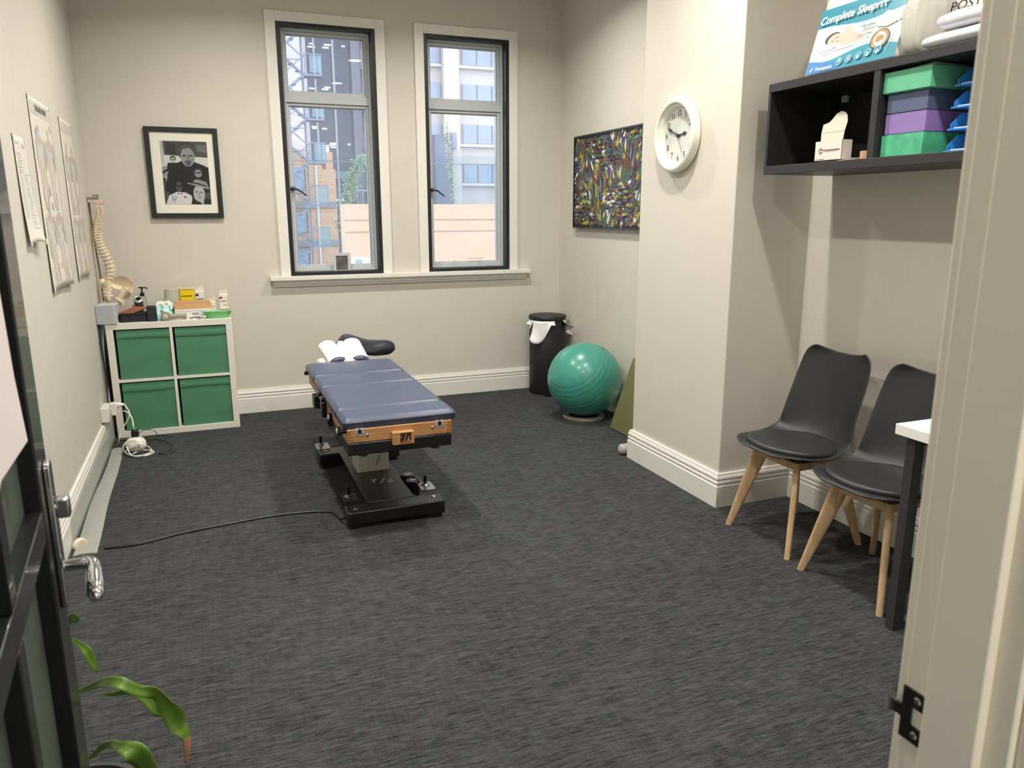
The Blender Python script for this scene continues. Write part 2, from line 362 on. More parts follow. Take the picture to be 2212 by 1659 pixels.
# ---------------------------------------------------------------- ceiling downlights
LMAT = mat('lamp_glow', (255, 248, 236), .5, emit=45)
for i, (x, y) in enumerate(LAMP_POS):
    pl = ['over the door end on the left', 'over the door end by the alcove', 'over the middle of the room on the left', 'over the middle of the room by the pillar', 'near the windows on the left', 'near the windows on the right'][i]
    t = thing('ceiling_downlight', 'round recessed white ceiling downlight, the one '+pl, 'ceiling light', (x, y, CEIL), group='ceiling downlights')
    B().lathe([(.095, 0), (.095, -.004), (.075, -.008), (.075, -.001)], (x, y, CEIL), n=32).out('trim_ring', TRIM, t)
    B().lathe([(.074, -.001), (.074, -.003)], (x, y, CEIL), n=32).out('lamp_lens', LMAT, t)
t = thing('ceiling_downlight', 'unseen round recessed downlight added in the corridor to light the door jamb', 'ceiling light', (.55, -.75, 2.7))
B().lathe([(.075, 0), (.075, -.004), (.055, -.008), (.055, -.001)], (.55, -.75, 2.7), n=32).out('trim_ring', TRIM, t)
B().lathe([(.054, -.001), (.054, -.003)], (.55, -.75, 2.7), n=32).out('lamp_lens', LMAT, t)

# ---------------------------------------------------------------- adjusting table
NAVY = mat('navy_vinyl', (62, 71, 96), .36, var=.05, vscale=4, bump=.15, bscale=350)
TPAPER = mat('white_paper_roll', (236, 232, 226), .7)
t = thing('adjusting_table', 'low chiropractic adjusting table with navy vinyl cushions and a beech frame', 'treatment table', (.775, 4.05, 0))
b = B()
for y0, y1 in ((3.49, 3.60), (4.47, 4.60)):
    b.box((.53, y0, .022), (1.015, y1, .088))
outs(b, 'cross_foot', BLKS, t, bevel=.006)
b = B()
for y0, y1 in ((3.49, 3.60), (4.47, 4.60)):
    for x in (.545, .92): b.box((x, y0+.012, 0), (x+.08, y1-.012, .022))
outs(b, 'rubber_pad', BLK, t, bevel=.003)
B().prism([(.645, 3.595), (.885, 3.595), (.885, 4.475), (.645, 4.475)], .062, .092).out('base_plate', BLKS, t, bevel=.004)
b = B(); M = frame((.775, 3.875, .0925), (1, -.12, 0), (.12, 1, 0))
def flat(b, M, poly, d=.0004, m=None, z=0): b.add([M @ Vector((*p, z)) for p in poly]+[M @ Vector((*p, z+d)) for p in poly],
        [tuple(reversed(range(len(poly)))), tuple(range(len(poly), 2*len(poly)))]+[(i, (i+1) % len(poly), (i+1) % len(poly)+len(poly), i+len(poly)) for i in range(len(poly))], m)
for poly in ([(-.058, .042), (-.018, .042), (-.024, .030), (-.052, .030)], [(-.050, .024), (-.027, .024), (-.040, -.028)], [(.0, .0), (-.012, -.03), (-.002, -.03), (.010, .0)], [(.003, .008), (.014, .04), (.024, .04), (.013, .008)],
             [(.030, -.03), (.066, -.03), (.060, -.006), (.038, -.006)], [(.041, .002), (.058, .002), (.051, .038)]): flat(b, M, poly)
b.out('logo_print', mat('logo_grey', (150, 150, 148), .5), t)
b = B().prism(rrect(.682, 4.055, .860, 4.24, .012), .092, .42).box((.735, 4.051, .092), (.738, 4.056, .40)).box((.808, 4.051, .092), (.811, 4.056, .40))
b.out('lift_column', mat('grey_anodised', (196, 193, 186), .4, .3), t)
b = B().box((.782, 4.052, .12), (.806, 4.0545, .20)).text('linak', .018, frame((.799, 4.0515, .165), (0, 0, 1), (-1, 0, 0)), 1)
for i in range(6): b.box((.786, 4.0510, .125+i*.006), (.795, 4.052, .128+i*.006), 1)
b.out('rating_label', [mat('label_grey', (196, 196, 192), .5), BLK], t, smooth=0)
b = B().box((.527, 3.365, .413), (1.019, 3.80, .4725)).box((.60, 3.80, .40), (.95, 4.5, .465)).box((.66, 3.95, .34), (.90, 4.30, .42)).box((.84, 3.7, .375), (.93, 3.95, .42))
b.out('under_housing', BLK, t, bevel=.006)
b = B()
for x in (.60, .945): b.lathe([(.022, .400), (.022, .408), (.017, .414)], (x, 3.40, 0), n=6)
outs(b, 'housing_knob', BLK, t)
b = B().box((.527, 3.368, .4735), (.549, 4.735, .537)).box((.999, 3.368, .4735), (1.021, 4.735, .537)).box((.549, 3.368, .4735), (.999, 3.390, .537)).box((.549, 4.713, .4735), (.999, 4.735, .537))
b.out('beech_frame', BEECHW, t, bevel=.003)
b = B()
for x0, x1 in ((.5262, .546), (1.002, 1.0218)):
    for k in range(5): b.box((x0, 3.3672, .4745+k*.0125), (x1, 3.3685, .4745+k*.0125+.0062))
outs(b, 'finger_joint', mat('dark_end_grain', (150, 92, 44), .5), t, smooth=0)
b = B()
for x in (.583, .960): B().box((x-.020, 3.3645, .512), (x-.004, 3.369, .541)).box((x+.004, 3.3645, .512), (x+.020, 3.369, .541)).box((x-.02, 3.3645, .507), (x+.02, 3.369, .517)).out('catch_plate', mat('bright_plate', (220, 220, 220), .35, .6), t, bevel=.001)
b = B()
for x in (.583, .960): b.cyl((x, 3.369, .527), (x, 3.360, .527), .009)
outs(b, 'catch_stud', BLK, t)
b = B()
for x, z in ((.618, .505), (.925, .508)): b.lathe([(.008, 0), (.008, .002), (.005, .005), (0.001, .005)], (x, 3.368, z), (0, -1, 0), n=16)
for y in (3.42, 3.50, 4.20, 4.33, 4.62): b.lathe([(.005, 0), (.003, .003), (.001, .003)], (.527, y, .50), (-1, 0, 0), n=10)
outs(b, 'screw_head', STEEL, t)
b = B().box((.728, 3.340, .449), (.832, 3.368, .512)); bd = b.out('badge', BEECHW, t, bevel=.005, seg=3)
b = B(); M = frame((.785, 3.3395, .483), (1, 0, 0), (0, 0, 1))
for poly in ([(-.020, .022), (-.006, .022), (-.012, .006), (-.020, .006)], [(-.020, .002), (-.013, .002), (-.022, -.020), (-.020, -.020)], [(-.004, .022), (.008, .022), (-.006, -.016), (-.014, -.016), (-.016, -.018), (-.018, -.010)],
             [(.012, .022), (.030, .022), (.030, -.016), (.024, -.016), (.020, .012), (.010, -.016), (.0, -.016)], [(-.022, -.021), (-.002, -.021), (-.002, -.024), (-.022, -.024)], [(.002, -.021), (.026, -.021), (.026, -.024), (.002, -.024)]): flat(b, M, poly, .0006)
b.out('badge_mark', mat('badge_dark', (48, 22, 18), .5), bd)
def cushion(y0, y1, zt=.585, zb=.537, x0=.512, x1=1.046, r=.02):
    R = []
    for z, ins in ((zb, .004), (zb+.006, 0), (zt-.022, 0), (zt-.018, -.0025), (zt-.014, 0), (zt-.006, .006), (zt, .022)):
        R.append([(x, y, z) for x, y in rrect(x0+ins, y0+ins, x1-ins, y1-ins, r)])
    b = B().ring(R, cap=False); n = len(R[0]); b.add(R[0], [tuple(reversed(range(n)))])
    cx, cy = (x0+x1)/2, (y0+y1)/2; prev = R[-1]; g = [prev]
    for k, h in ((.75, .002), (.4, .0035), (.02, .004)): g.append([(cx+(p[0]-cx)*k, cy+(p[1]-cy)*k, zt+h) for p in prev])
    b.ring(g, cap=False); b.add(g[-1], [tuple(range(n))]); return b
for y0, y1 in ((3.375, 3.578), (3.584, 4.108), (4.114, 4.385)):
    cushion(y0, y1).out('cushion', NAVY, t, smooth=50)
cushion(4.40, 4.775, .590).out('cushion', NAVY, t, smooth=50)
b = B()
for y in (3.345, 3.93, 4.06, 4.653): b.cyl((.527, y+.04, .545 if y > 3.4 else .530), (.495, y+.04, .545 if y > 3.4 else .530), .012, n=12)
outs(b, 'side_knob', mat('gloss_black', (12, 12, 14), .15), t, bevel=.002)
b = B()
for y in (3.56, 3.83): b.lathe([(.014, 0), (.022, .004), (.022, .014), (.014, .018)], (.527, y, .484), (-1, 0, 0), n=24)
outs(b, 'adjusting_wheel', BLK, t)
b = B()
for y in (3.56, 3.83): b.lathe([(.015, .017), (.013, .021), (.005, .022)], (.527, y, .484), (-1, 0, 0), n=24)
outs(b, 'wheel_hub', mat('pale_hub', (205, 205, 200), .4), t)
b = B().box((.505, 4.36, .40), (.60, 4.45, .4735)).box((.50, 4.0, .44), (.527, 4.055, .52)); outs(b, 'side_bracket', BLKS, t, bevel=.004)
# head piece: two papered rolls sloping up to the head end
def roll(p, q, r, name=None):
    p = Vector(p); q = Vector(q); ax = (q-p).normalized(); right = Vector((1, 0, 0)); n = right.cross(ax).normalized(); right = ax.cross(n)
    def sec(t, s): return [p+(q-p)*t+right*r*s*math.cos(a)+n*(r*.72*s*math.sin(a)) for a in [2*PI*i/28 for i in range(28)]]
    L = (q-p).length
    v = B().ring([sec(tt, ss) for tt, ss in ((-.03, .55), (-.02, .8), (0, .94), (.03, .99), (.97, .99), (1.0, .92), (1.025, .72), (1.035, .4))])
    o = v.out('head_cushion', NAVY, t, smooth=60)
    B().ring([sec(.055, 1.02), sec(.055, 1.035), sec(.945, 1.035), sec(.945, 1.02)], cap=False).out('paper_sleeve', TPAPER, o, smooth=60)
roll((.728, 4.82, .562), (.690, 5.10, .640), .058)
roll((.862, 4.82, .562), (.852, 5.10, .645), .060)
b = B().ring([[(x, y, z) for x, z in ((.74, .54+(y-4.82)*.28), (.845, .54+(y-4.82)*.28), (.825, .59+(y-4.82)*.27), (.76, .59+(y-4.82)*.27))] for y in (4.80, 5.08)])
b.out('head_bridge', TPAPER, t, bevel=.006)
B().tube([(.745, 5.10, .64), (.765, 5.12, .655), (.80, 5.12, .655), (.82, 5.10, .64)], .008, smooth=2).out('head_clamp', STEEL, t)
b = B().box((.66, 4.735, .48), (.92, 5.06, .52)); b.out('head_support', BLKS, t, bevel=.006)
B().lathe([(.022, 0), (.026, .01), (.026, .04), (.02, .05)], (.63, 4.86, .545), (-.3, 0, 1), n=20).out('head_lock_knob', TPAPER, t)
for (x, y, px) in ((.572, 3.70, 0), (.975, 3.72, 1), (.565, 4.66, 0)):
    lf = B().prism(rrect(x-.035, y-.075 if y < 4 else y-.075, x+.04, y+.055, .02), .088, .094)
    if y > 4: lf = B().prism(rrect(x-.035, y-.10, x+.045, y+.035, .02), .088, .094)
    o = lf.out('pedal_bracket', STEEL if px or y > 4 else BLKS, t)
    B().lathe([(.022, .094), (.022, .098), (.017, .101), (.011, .103), (.011, .108)], (x, y, 0), n=24).out('bolt_washer', STEEL, o)
    B().cyl((x, y, .103), (x, y, .150), .009, .008).out('levelling_screw', mat('gloss_black', (12, 12, 14), .15), o, bevel=.002)
b = B()
for x, y in ((.575, 3.535), (.975, 3.56), (.575, 4.53)): b.lathe([(.012, .088), (.012, .0905), (.009, .093), (.004, .093)], (x, y, 0), n=18)
outs(b, 'bolt_head', STEEL, t)
for k, (x, y) in enumerate(((.925, 3.90), (.930, 3.80))):
    o = B().lathe([(.034, .02), (.036, .075), (.040, .078), (.040, .100), (.036, .104)], (x, y, 0), n=10).out('foot_switch', BLKS, t)
    b = B(); M = frame((x, y, .1041), (1, -.1, 0), (.1, 1, 0))
    for poly in ([(-.016, .0), (-.004, .010), (-.004, .004), (.004, .004), (.004, -.004), (-.004, -.004), (-.004, -.010)], [(.008, -.01), (.012, -.01), (.012, .012), (.008, .012)]): flat(b, M, poly)
    b.out('switch_arrow', mat('arrow_white', (205, 205, 205), .5), o)
b = B().tube([(.965, 3.72, .10), (.955, 3.78, .115), (.945, 3.84, .11), (.94, 3.90, .10)], .004, smooth=2).tube([(.90, 3.70, .04), (.93, 3.76, .03), (.95, 3.86, .04), (.93, 3.95, .03)], .008, smooth=2)
b.out('pedal_linkage', STEEL, t)
pts = [(.526, 3.555, .05), (.518, 3.60, .014), (.50, 3.735, .006)]+[tuple(at(x, y, Z=.006)) for x, y in ((700, 1104), (640, 1108), (600, 1113), (550, 1121), (500, 1131), (450, 1140), (400, 1150), (360, 1160), (330, 1168), (300, 1176), (260, 1181), (225, 1184))]
tag(B().tube(pts, .0045, smooth=2).out('power_cable', BLK), 'black power cable running across the carpet from the table base to the left wall', 'cable')
# saddle stool behind the table
sx, sy = .95, 5.33
t = thing('saddle_stool', 'black saddle-shaped stool seat on a pole behind the head of the table', 'stool', (sx, sy, 0))
PT = [at(x, y, Y=sy) for x, y in ((726, 748), (729, 738), (735, 728), (743, 722), (752, 721), (764, 724), (780, 730), (800, 735), (822, 734), (838, 734), (848, 738), (853, 744))]
HWS = [.05, .11, .145, .165, .165, .16, .145, .115, .085, .065, .05, .022]
R = []; NV = 17
for p, hw in zip(PT, HWS):
    dr = .085*hw/.165+.012; th = .10 if hw > .06 else .06; th *= (.3 if hw < .03 else 1)
    top = [(p.x, p.y+hw*v, p.z-dr*abs(v)**2.4) for v in [-1+2*j/(NV-1) for j in range(NV)]]
    low = [(p.x, p.y+hw*v*.85, p.z-max(th, dr*abs(v)**2.4+.012)) for v in [1-2*j/(NV-1) for j in range(NV)]]
    R.append(top+low)
B().ring(R).out('saddle', mat('black_leather', (40, 44, 52), .30, bump=.1), t, subsurf=1, smooth=80)
B().cyl((sx, sy, .34), (sx, sy, .56), .014).out('gas_rod', STEEL, t)
B().cyl((sx, sy, .09), (sx, sy, .36), .025).out('gas_column', BLKS, t)
B().tube([(sx, sy, .555), (sx+.06, sy-.05, .545), (sx+.12, sy-.10, .525)], .006, smooth=1).box((sx-.06, sy-.06, .545), (sx+.06, sy+.06, .562)).out('height_lever', BLKS, t)
for k in range(5):
    a = 2*PI*k/5+.3; d = Vector((math.cos(a), math.sin(a), 0)); c = Vector((sx, sy, 0))
    o = B().tube([c+Vector((0, 0, .095)), c+d*.12+Vector((0, 0, .085)), c+d*.225+Vector((0, 0, .066))], lambda q: .019-.007*q).out('base_arm', BLKS, t)
    e = c+d*.225; B().cyl(e+Vector((-d.y*.011, d.x*.011, .028)), e+Vector((d.y*.011, -d.x*.011, .028)), .028).cyl(e+Vector((0, 0, .03)), e+Vector((0, 0, .065)), .006).out('caster', BLK, o, bevel=.003)

# ---------------------------------------------------------------- cube shelf with four bins
KX0, KX1, KY0, KY1, KZ = -.658, .128, 5.63, 6.005, .783
t = thing('cube_shelf', 'white two by two cube shelf unit against the back wall', 'shelf unit', ((KX0+KX1)/2, KY0, 0))
TH = .042; cx = (KX0+KX1)/2; cz = KZ/2
B().box((KX0, KY0, KZ-TH), (KX1, KY1, KZ)).out('top_panel', WHITE, t, bevel=.0015)
B().box((KX0, KY0, 0), (KX1, KY1, TH)).out('bottom_panel', WHITE, t, bevel=.0015)
for a, c in ((KX0, KX0+TH), (KX1-TH, KX1)): B().box((a, KY0, TH), (c, KY1, KZ-TH)).out('side_panel', WHITE, t, bevel=.0015)
B().box((cx-.009, KY0+.001, TH), (cx+.009, KY1, KZ-TH)).out('divider', WHITE, t)
for a, c in ((KX0+TH, cx-.009), (cx+.009, KX1-TH)): B().box((a, KY0+.001, cz-.009), (c, KY1, cz+.009)).out('shelf_board', WHITE, t)
binl = {(0, 1): 'green fabric storage bin, top left in the white cube shelf', (1, 1): 'green fabric storage bin, top right in the white cube shelf',
        (0, 0): 'green fabric storage bin, bottom left in the white cube shelf behind the cords', (1, 0): 'green fabric storage bin with creased front, bottom right in the white cube shelf'}
for (i, k), lb in binl.items():
    x0, x1 = (KX0+TH+.016, cx-.009-.001) if i == 0 else (cx+.009+.014, KX1-TH-.003)
    z0, z1 = (TH+.001, cz-.009-.010) if k == 0 else (cz+.0105, KZ-TH-.008)
    yf = KY0+.012
    def fz(x, z, ii=i, kk=k):                     # soft dents and folds of the front
        n_ = noise.noise(Vector((x*9+ii*5, z*11+kk*7, .3)))*.0035
        if (ii, kk) == (1, 0): n_ += .0035*math.sin((z-.10)*150)*math.exp(-((z-.13)/.045)**2)*math.exp(-((x-(x0+x1)/2-.02)/.09)**2)
        return n_
    rows = [[(x0+(x1-x0)*u/16, yf+fz(x0+(x1-x0)*u/16, z0+(z1-z0-.045)*v/14), z0+(z1-z0-.045)*v/14) for u in range(17)] for v in range(15)]
    b = B().box((x0, yf+.008, z0), (x1, KY1-.02, z0+.004)).box((x0, yf+.006, z0), (x0+.004, KY1-.02, z1-.002)).box((x1-.004, yf+.006, z0), (x1, KY1-.02, z1-.002)).box((x0, KY1-.024, z0), (x1, KY1-.02, z1-.002))
    b.grid(rows); b.grid([[(p[0], yf+.008, p[2]) for p in r] for r in rows])
    sd = i*3+k
    def hem(u): return z1-.058+.006*math.sin(u*PI)*(1 if sd % 2 else -.2)+.004*noise.noise(Vector((u*4, sd, 0)))
    o = b.out('fabric_bin', GREEN, label=lb, cat='storage bin', group='green fabric bins in the cube shelf', loc=((x0+x1)/2, yf, z0), smooth=60)
    R = []
    for j in range(17):
        u = j/16; x = x0+(x1-x0)*u; zb = hem(u); f = .002*noise.noise(Vector((u*7, sd*3, 5)))
        R.append([(x, yf-.004+f, zb), (x, yf-.0065+f*2, zb+.006), (x, yf-.005+f, z1-.03+.004*f*50), (x, yf-.001, z1), (x, yf+.012, z1), (x, yf+.012, zb+.01)])
    B().ring(R).out('folded_rim', GREEN, o, smooth=70)

# ---------------------------------------------------------------- things on the cube shelf
KT = KZ+.0005
def printed(b, M, items):
    for it in items: b.text(it[0], it[1], M @ Matrix.Translation(Vector((it[2], it[3], .0004))), it[4] if len(it) > 4 else 1, depth=.0002)
b = B(Matrix.Translation((-.640, 5.672, KT)) @ Matrix.Rotation(-.06, 4, 'Z'))
b.box((-.057, -.052, 0), (.060, .10, .125)).box((-.059, -.054, .0), (.045, -.052, .123), 1)
b.out('lidded_carton', [mat('pale_grey_card', (192, 193, 197), .6), mat('grey_card_face', (176, 180, 188), .6)], label='plain pale grey cube carton on the left end of the cube shelf', cat='box', bevel=.002)
t = thing('instrument_case', 'low black zip case with an open brown lid on the cube shelf', 'case', (-.485, 5.72, KT), rz=.04)
B(WM[t.name]).prism(rrect(-.088, -.05, .088, .05, .018), 0, .058).tube([(-.09, -.052, .052), (.09, -.052, .052)], .002).out('case_body', mat('black_nylon', (24, 25, 28), .6, bump=.3), t, bevel=.005)
B(WM[t.name]).hexa([(-.092, -.030, .0595), (-.005, -.056, .0585), (.088, .020, .086), (.005, .050, .092), (-.092, -.030, .0635), (-.005, -.056, .0625), (.088, .020, .090), (.005, .050, .096)]).out('brown_flap', mat('tan_leather', (134, 78, 56), .6, var=.08), t, bevel=.001)
B(WM[t.name]).hexa([(-.01, .054, .098), (.10, .030, .072), (.10, .045, .072), (-.01, .066, .100), (-.01, .054, .101), (.10, .030, .075), (.10, .045, .075), (-.01, .066, .103)]).cyl((-.055, -.050, .03), (-.055, -.053, .03), .006).out('case_strap', mat('dark_brown_leather', (52, 36, 32), .5), t)
t = thing('canister', 'small black rounded canister standing in front on the cube shelf', 'canister', (-.372, 5.675, KT))
B(WM[t.name]).prism(rrect(-.031, -.026, .031, .026, .013), 0, .105, top=rrect(-.029, -.024, .029, .024, .013)).out('body', mat('charcoal_plastic', (38, 40, 42), .45), t, bevel=.007, seg=3)
B(WM[t.name]).box((-.016, -.0262, .062), (.004, -.0255, .064)).out('mark', mat('mark_grey', (90, 92, 94), .5), t)
t = thing('capped_tube', 'black tube with a silver ring end standing before the pump bottle', 'tube', (-.462, 5.88, KT))
c = Vector((-.462, 5.88, KT)); ax = Vector((-.0, -.62, .78)).normalized()
B().lathe([(.024, 0), (.027, .01), (.028, .115), (.026, .125)], c, n=28).out('barrel', mat('charcoal_plastic', (38, 40, 42), .45), t)
B().lathe([(.020, 0), (.030, .004), (.030, .014), (.024, .018), (.017, .016)], c+Vector((0, -.006, .123)), ax, n=32, cap=False).out('silver_ring', mat('satin_silver', (190, 192, 196), .3, .8), t)
B().lathe([(.018, .002), (.018, .010), (.004, .011)], c+Vector((0, -.006, .123)), ax, n=28).out('lens', mat('gloss_black', (12, 12, 14), .15), t)
t = thing('pump_bottle', 'clear lotion bottle with a black pump at the back of the cube shelf', 'bottle', (-.440, 5.955, KT)); c = Vector((-.440, 5.955, KT))
B().lathe([(.026, 0), (.029, .006), (.029, .120), (.020, .140), (.012, .147)], c, n=28).out('clear_body', mat('clear_plastic', (222, 220, 210), .1, trans=.75, alpha=.75), t)
B().lathe([(.015, .143), (.015, .165), (.006, .169), (.005, .195), (.009, .197), (.009, .207), (.003, .208)], c, n=20).tube([c+Vector((0, 0, .201)), c+Vector((.03, -.006, .202)), c+Vector((.038, -.008, .193))], .0045).tube([c+Vector((0, 0, .203)), c+Vector((-.02, .002, .204))], .005).out('pump_head', BLK, t)
def packet(name, M, L_, W_, Hh, mats, parent=None, **k):
    G = []
    for j in range(9):
        v = j/8; row = []
        for i in range(13):
            u = i/12; e = min(1, 6*min(u, 1-u))*min(1, 5*min(v, 1-v))
            row.append(M @ Vector(((u-.5)*L_, (v-.5)*W_, Hh*(e**.5)*(1+.12*noise.noise(Vector((u*4, v*4, L_*50)))))))
        G.append(row)
    b = B().grid(G, 0); b.grid([[M @ Vector(((i/12-.5)*L_, (j/8-.5)*W_, 0)) for i in range(13)] for j in range(9)], 0)
    for q in range(len(b.f)//2):
        j, i = divmod(q, 12)
        if (i*7+j*3+i*j) % 5 == 0: b.m[q] = 1
        if (i*5+j*11) % 17 == 0: b.m[q] = 2
    return b.out(name, mats, parent, smooth=60, **k)
TEAL = mat('teal_print', (62, 178, 160), .4); WP = mat('pack_white', (226, 230, 228), .35)
packet('wipes_packet', Matrix.Translation((-.315, 5.76, KT+.008)) @ Matrix.Rotation(.3, 4, 'Z') @ Matrix.Rotation(.12, 4, 'X'), .15, .10, .06, [mat('aqua_pack', (172, 222, 218), .35), TEAL, WP], label='lower aqua and white wipes packet behind the grey massager', cat='wipes')
packet('wipes_packet', Matrix.Translation((-.300, 5.80, KT+.078)) @ Matrix.Rotation(-.2, 4, 'Z') @ Matrix.Rotation(.35, 4, 'X'), .12, .08, .038, [WP, TEAL, mat('red_print', (205, 60, 60), .4)], label='white wipes packet with teal and red marks, lying on the aqua one', cat='wipes')
t = thing('tape_roll', 'upright translucent cling roll leaning behind the brown flap carton', 'roll', (-.235, 5.90, KT)); c = Vector((-.256, 5.885, KT))
B().lathe([(.048, 0), (.048, .192), (.020, .192), (.020, 0)], c, (.05, 0, 1), n=36, cap=False).out('film', mat('translucent_film', (222, 222, 206), .25, trans=.4), t)
B().lathe([(.020, -.0), (.020, .194), (.017, .194), (.017, 0)], c, (.05, 0, 1), n=24, cap=False).out('core', mat('core_card', (214, 208, 192), .7), t)
t = thing('sharps_container', 'bright yellow sharps container behind the brown flap carton', 'container', (-.150, 5.935, KT)); c = Vector((-.150, 5.935, KT))
YEL = mat('sharps_yellow', (238, 208, 20), .4)
B(Matrix.Translation(c)).prism(rrect(-.044, -.035, .044, .035, .01), 0, .182, top=rrect(-.050, -.038, .050, .038, .01)).out('tub', YEL, t, bevel=.002)
B(Matrix.Translation(c)).prism(rrect(-.054, -.041, .054, .041, .01), .182, .196).out('lid', mat('clear_lid', (235, 226, 180), .25, trans=.3), t, bevel=.003)
b = B(Matrix.Translation(c)); b.box((-.035, -.0392, .136), (.035, -.0385, .142))
for k in range(5): b.box((-.032, -.0388, .104-k*.008), (.012+.01*(k % 2), -.0378, .107-k*.008))
b.prism([(.022, -.0388), (.030, -.0388), (.030, -.0378), (.022, -.0378)], .074, .092); b.out('printed_label', mat('label_olive', (92, 84, 20), .5), t, smooth=0)
def carton(name, lb, c, w_, d_, h_, accent, rz=0, flap=.04, band=False):
    t = thing(name, lb, 'medicine box', c, rz, group=None); W = WM[t.name]
    B(W).box((-w_/2, -d_/2, 0), (w_/2, d_/2, h_)).out('carton_body', mat('carton_white', (228, 224, 216), .5), t, bevel=.001)
    b = B(W).hexa([(-w_/2, -d_/2-.0004, h_*.80), (-.1*w_, -d_/2-.0004, h_*.80), (-.1*w_, -d_/2, h_*.80), (-w_/2, -d_/2, h_*.80), (-w_/2, -d_/2-.0004, h_*.88), (-.2*w_, -d_/2-.0004, h_*.93), (-.2*w_, -d_/2, h_*.93), (-w_/2, -d_/2, h_*.88)])
    b.box((-.42*w_, -d_/2-.0004, h_*.66), (.42*w_, -d_/2, h_*.70), 1); b.box((-.1*w_, -d_/2-.0004, h_*.50), (.42*w_, -d_/2, h_*.515), 1); b.box((0, -d_/2-.0004, h_*.44), (.42*w_, -d_/2, h_*.455), 1)
    if band: b.box((-.5*w_, -d_/2-.0005, 0), (.5*w_, -d_/2, h_*.27)); b.lathe([(.009, 0), (.001, .0003)], (.15*w_, -d_/2-.0005, h_*.17), (0, -1, 0), n=14, m=2)
    b.out('carton_print', [accent, mat('print_grey', (92, 88, 90), .5), WP], t, smooth=0)
    B(W).prism([(-w_/2, 0), (w_/2, 0), (w_/2, 0), (-w_/2, 0)], 0, .0001) if 0 else None
    P = [(-w_/2, 0), (w_/2, 0), (w_/2, flap*1.2), (w_/2-.004, flap*1.35), (.2*w_, flap*1.2), (.05*w_, flap*.9), (-.3*w_, flap*.95), (-w_/2, flap*.8)]
    b = B(W); b.add([(x, d_/2-.001, h_+z) for x, z in P]+[(x, d_/2, h_+z) for x, z in P], [tuple(range(8)), tuple(range(15, 7, -1))]+[(i, (i+1) % 8, (i+1) % 8+8, i+8) for i in range(8)])
    b.out('open_flap', mat('carton_inside', (214, 208, 198), .6), t, smooth=0)
carton('medicine_carton', 'tall open white carton with a black corner mark beside the yellow sharps container', (-.066, 5.945, KT), .058, .06, .165, mat('carton_black', (50, 50, 52), .5), flap=.030)
carton('medicine_carton', 'small open white carton with black marks behind the right end of the brown flap carton', (.006, 5.895, KT), .058, .05, .090, mat('carton_black', (50, 50, 52), .5), -.05, flap=.026)
carton('medicine_carton', 'open white and dark red carton on the right end of the cube shelf', (.092, 5.90, KT), .056, .055, .138, mat('carton_red', (150, 34, 44), .5), -.08, flap=.034, band=True)
t = thing('card_carton', 'long white carton with blue oval and raised brown card flap', 'box', (-.115, 5.80, KT), rz=.02); W = WM[t.name]
B(W).box((-.120, -.055, 0), (.120, .05, .062)).out('carton_body', mat('carton_white', (228, 224, 216), .5), t, bevel=.0015)
b = B(W).hexa([(-.120, -.05, .063), (.120, -.05, .063), (.12, .0, .063), (-.12, 0, .063), (-.120, .0, .098), (.120, .0, .098), (.12, .012, .096), (-.12, .012, .096)])
b.hexa([(-.120, -.0, .098), (.120, -.0, .098), (.12, .01, .096), (-.12, .01, .096), (-.110, .012, .116), (.106, .012, .116), (.106, .02, .114), (-.11, .02, .114)])
b.out('brown_flap', mat('brown_card', (176, 138, 92), .7, var=.05), t, bevel=.0015)
b = B(W); M = frame((.012, -.0553, .028), (1, 0, 0), (0, 0, 1)); flat(b, M, ell(0, 0, .022, .0075), .0004, 0); flat(b, M, ell(0, 0, .017, .003), .0007, 2)
for k in range(9): b.box((-.11+k*.019, -.0556, .047), (-.11+k*.019+.014, -.055, .050), 1)
b.out('carton_print', [mat('print_navy', (36, 42, 110), .4), mat('print_lilac', (150, 148, 190), .5), WP], t, smooth=0)
t = thing('massage_gun', 'warm grey handheld massager lying at the front edge of the cube shelf', 'massager', (-.24, 5.665, KT)); TAU = mat('taupe_plastic', (150, 144, 130), .45)
c = Vector((-.290, 5.665, KT)); b = B().cyl(c+Vector((0, -.022, .030)), c+Vector((0, .026, .030)), .030, n=28)
b.lathe([(.022, 0), (.017, .07), (.021, .118), (.020, .122)], c+Vector((.01, .002, .026)), (1, .02, .0), n=24); b.cyl(c+Vector((-.012, 0, .045)), c+Vector((-.020, .0, .072)), .012, .010)
b.out('body', TAU, t, bevel=.004, seg=3)
B().lathe([(.017, 0), (.017, .003), (.012, .005), (.001, .005)], c+Vector((0, -.022, .030)), (0, -1, 0), n=24).out('round_button', mat('pale_button', (196, 192, 182), .35), t)
b = B(); c = Vector((-.075, 5.665, KT+.004)); random.seed(4)
for k in range(7):
    a = random.uniform(-.5, .5); p = c+Vector((random.uniform(-.035, .03), random.uniform(-.015, .02), .002*k)); d = Vector((math.cos(a), math.sin(a)*.6, .0))*.036
    b.tube([p-d, p+Vector((0, 0, .008)), p+d], .0024, smooth=1)
b.tube([c+Vector((-.075, 0, .012)), c+Vector((-.05, .0, .010)), c], .003); b.lathe([(.008, 0), (.008, .002)], c+Vector((.03, 0, .01)), (.3, -1, .4), n=16)
b.out('metal_clips', STEEL, label='small tangle of metal clips between the massager and the green dish', cat='clips', smooth=50)
b = B(); c = Vector((.040, 5.705, KT))
def kid(s): return [(c.x+s*.098*math.cos(a), c.y+s*(.042*math.sin(a)-(.022*math.cos(a)**2-.011)*(-1))*(1) , 0) for a in [2*PI*i/36 for i in range(36)]]
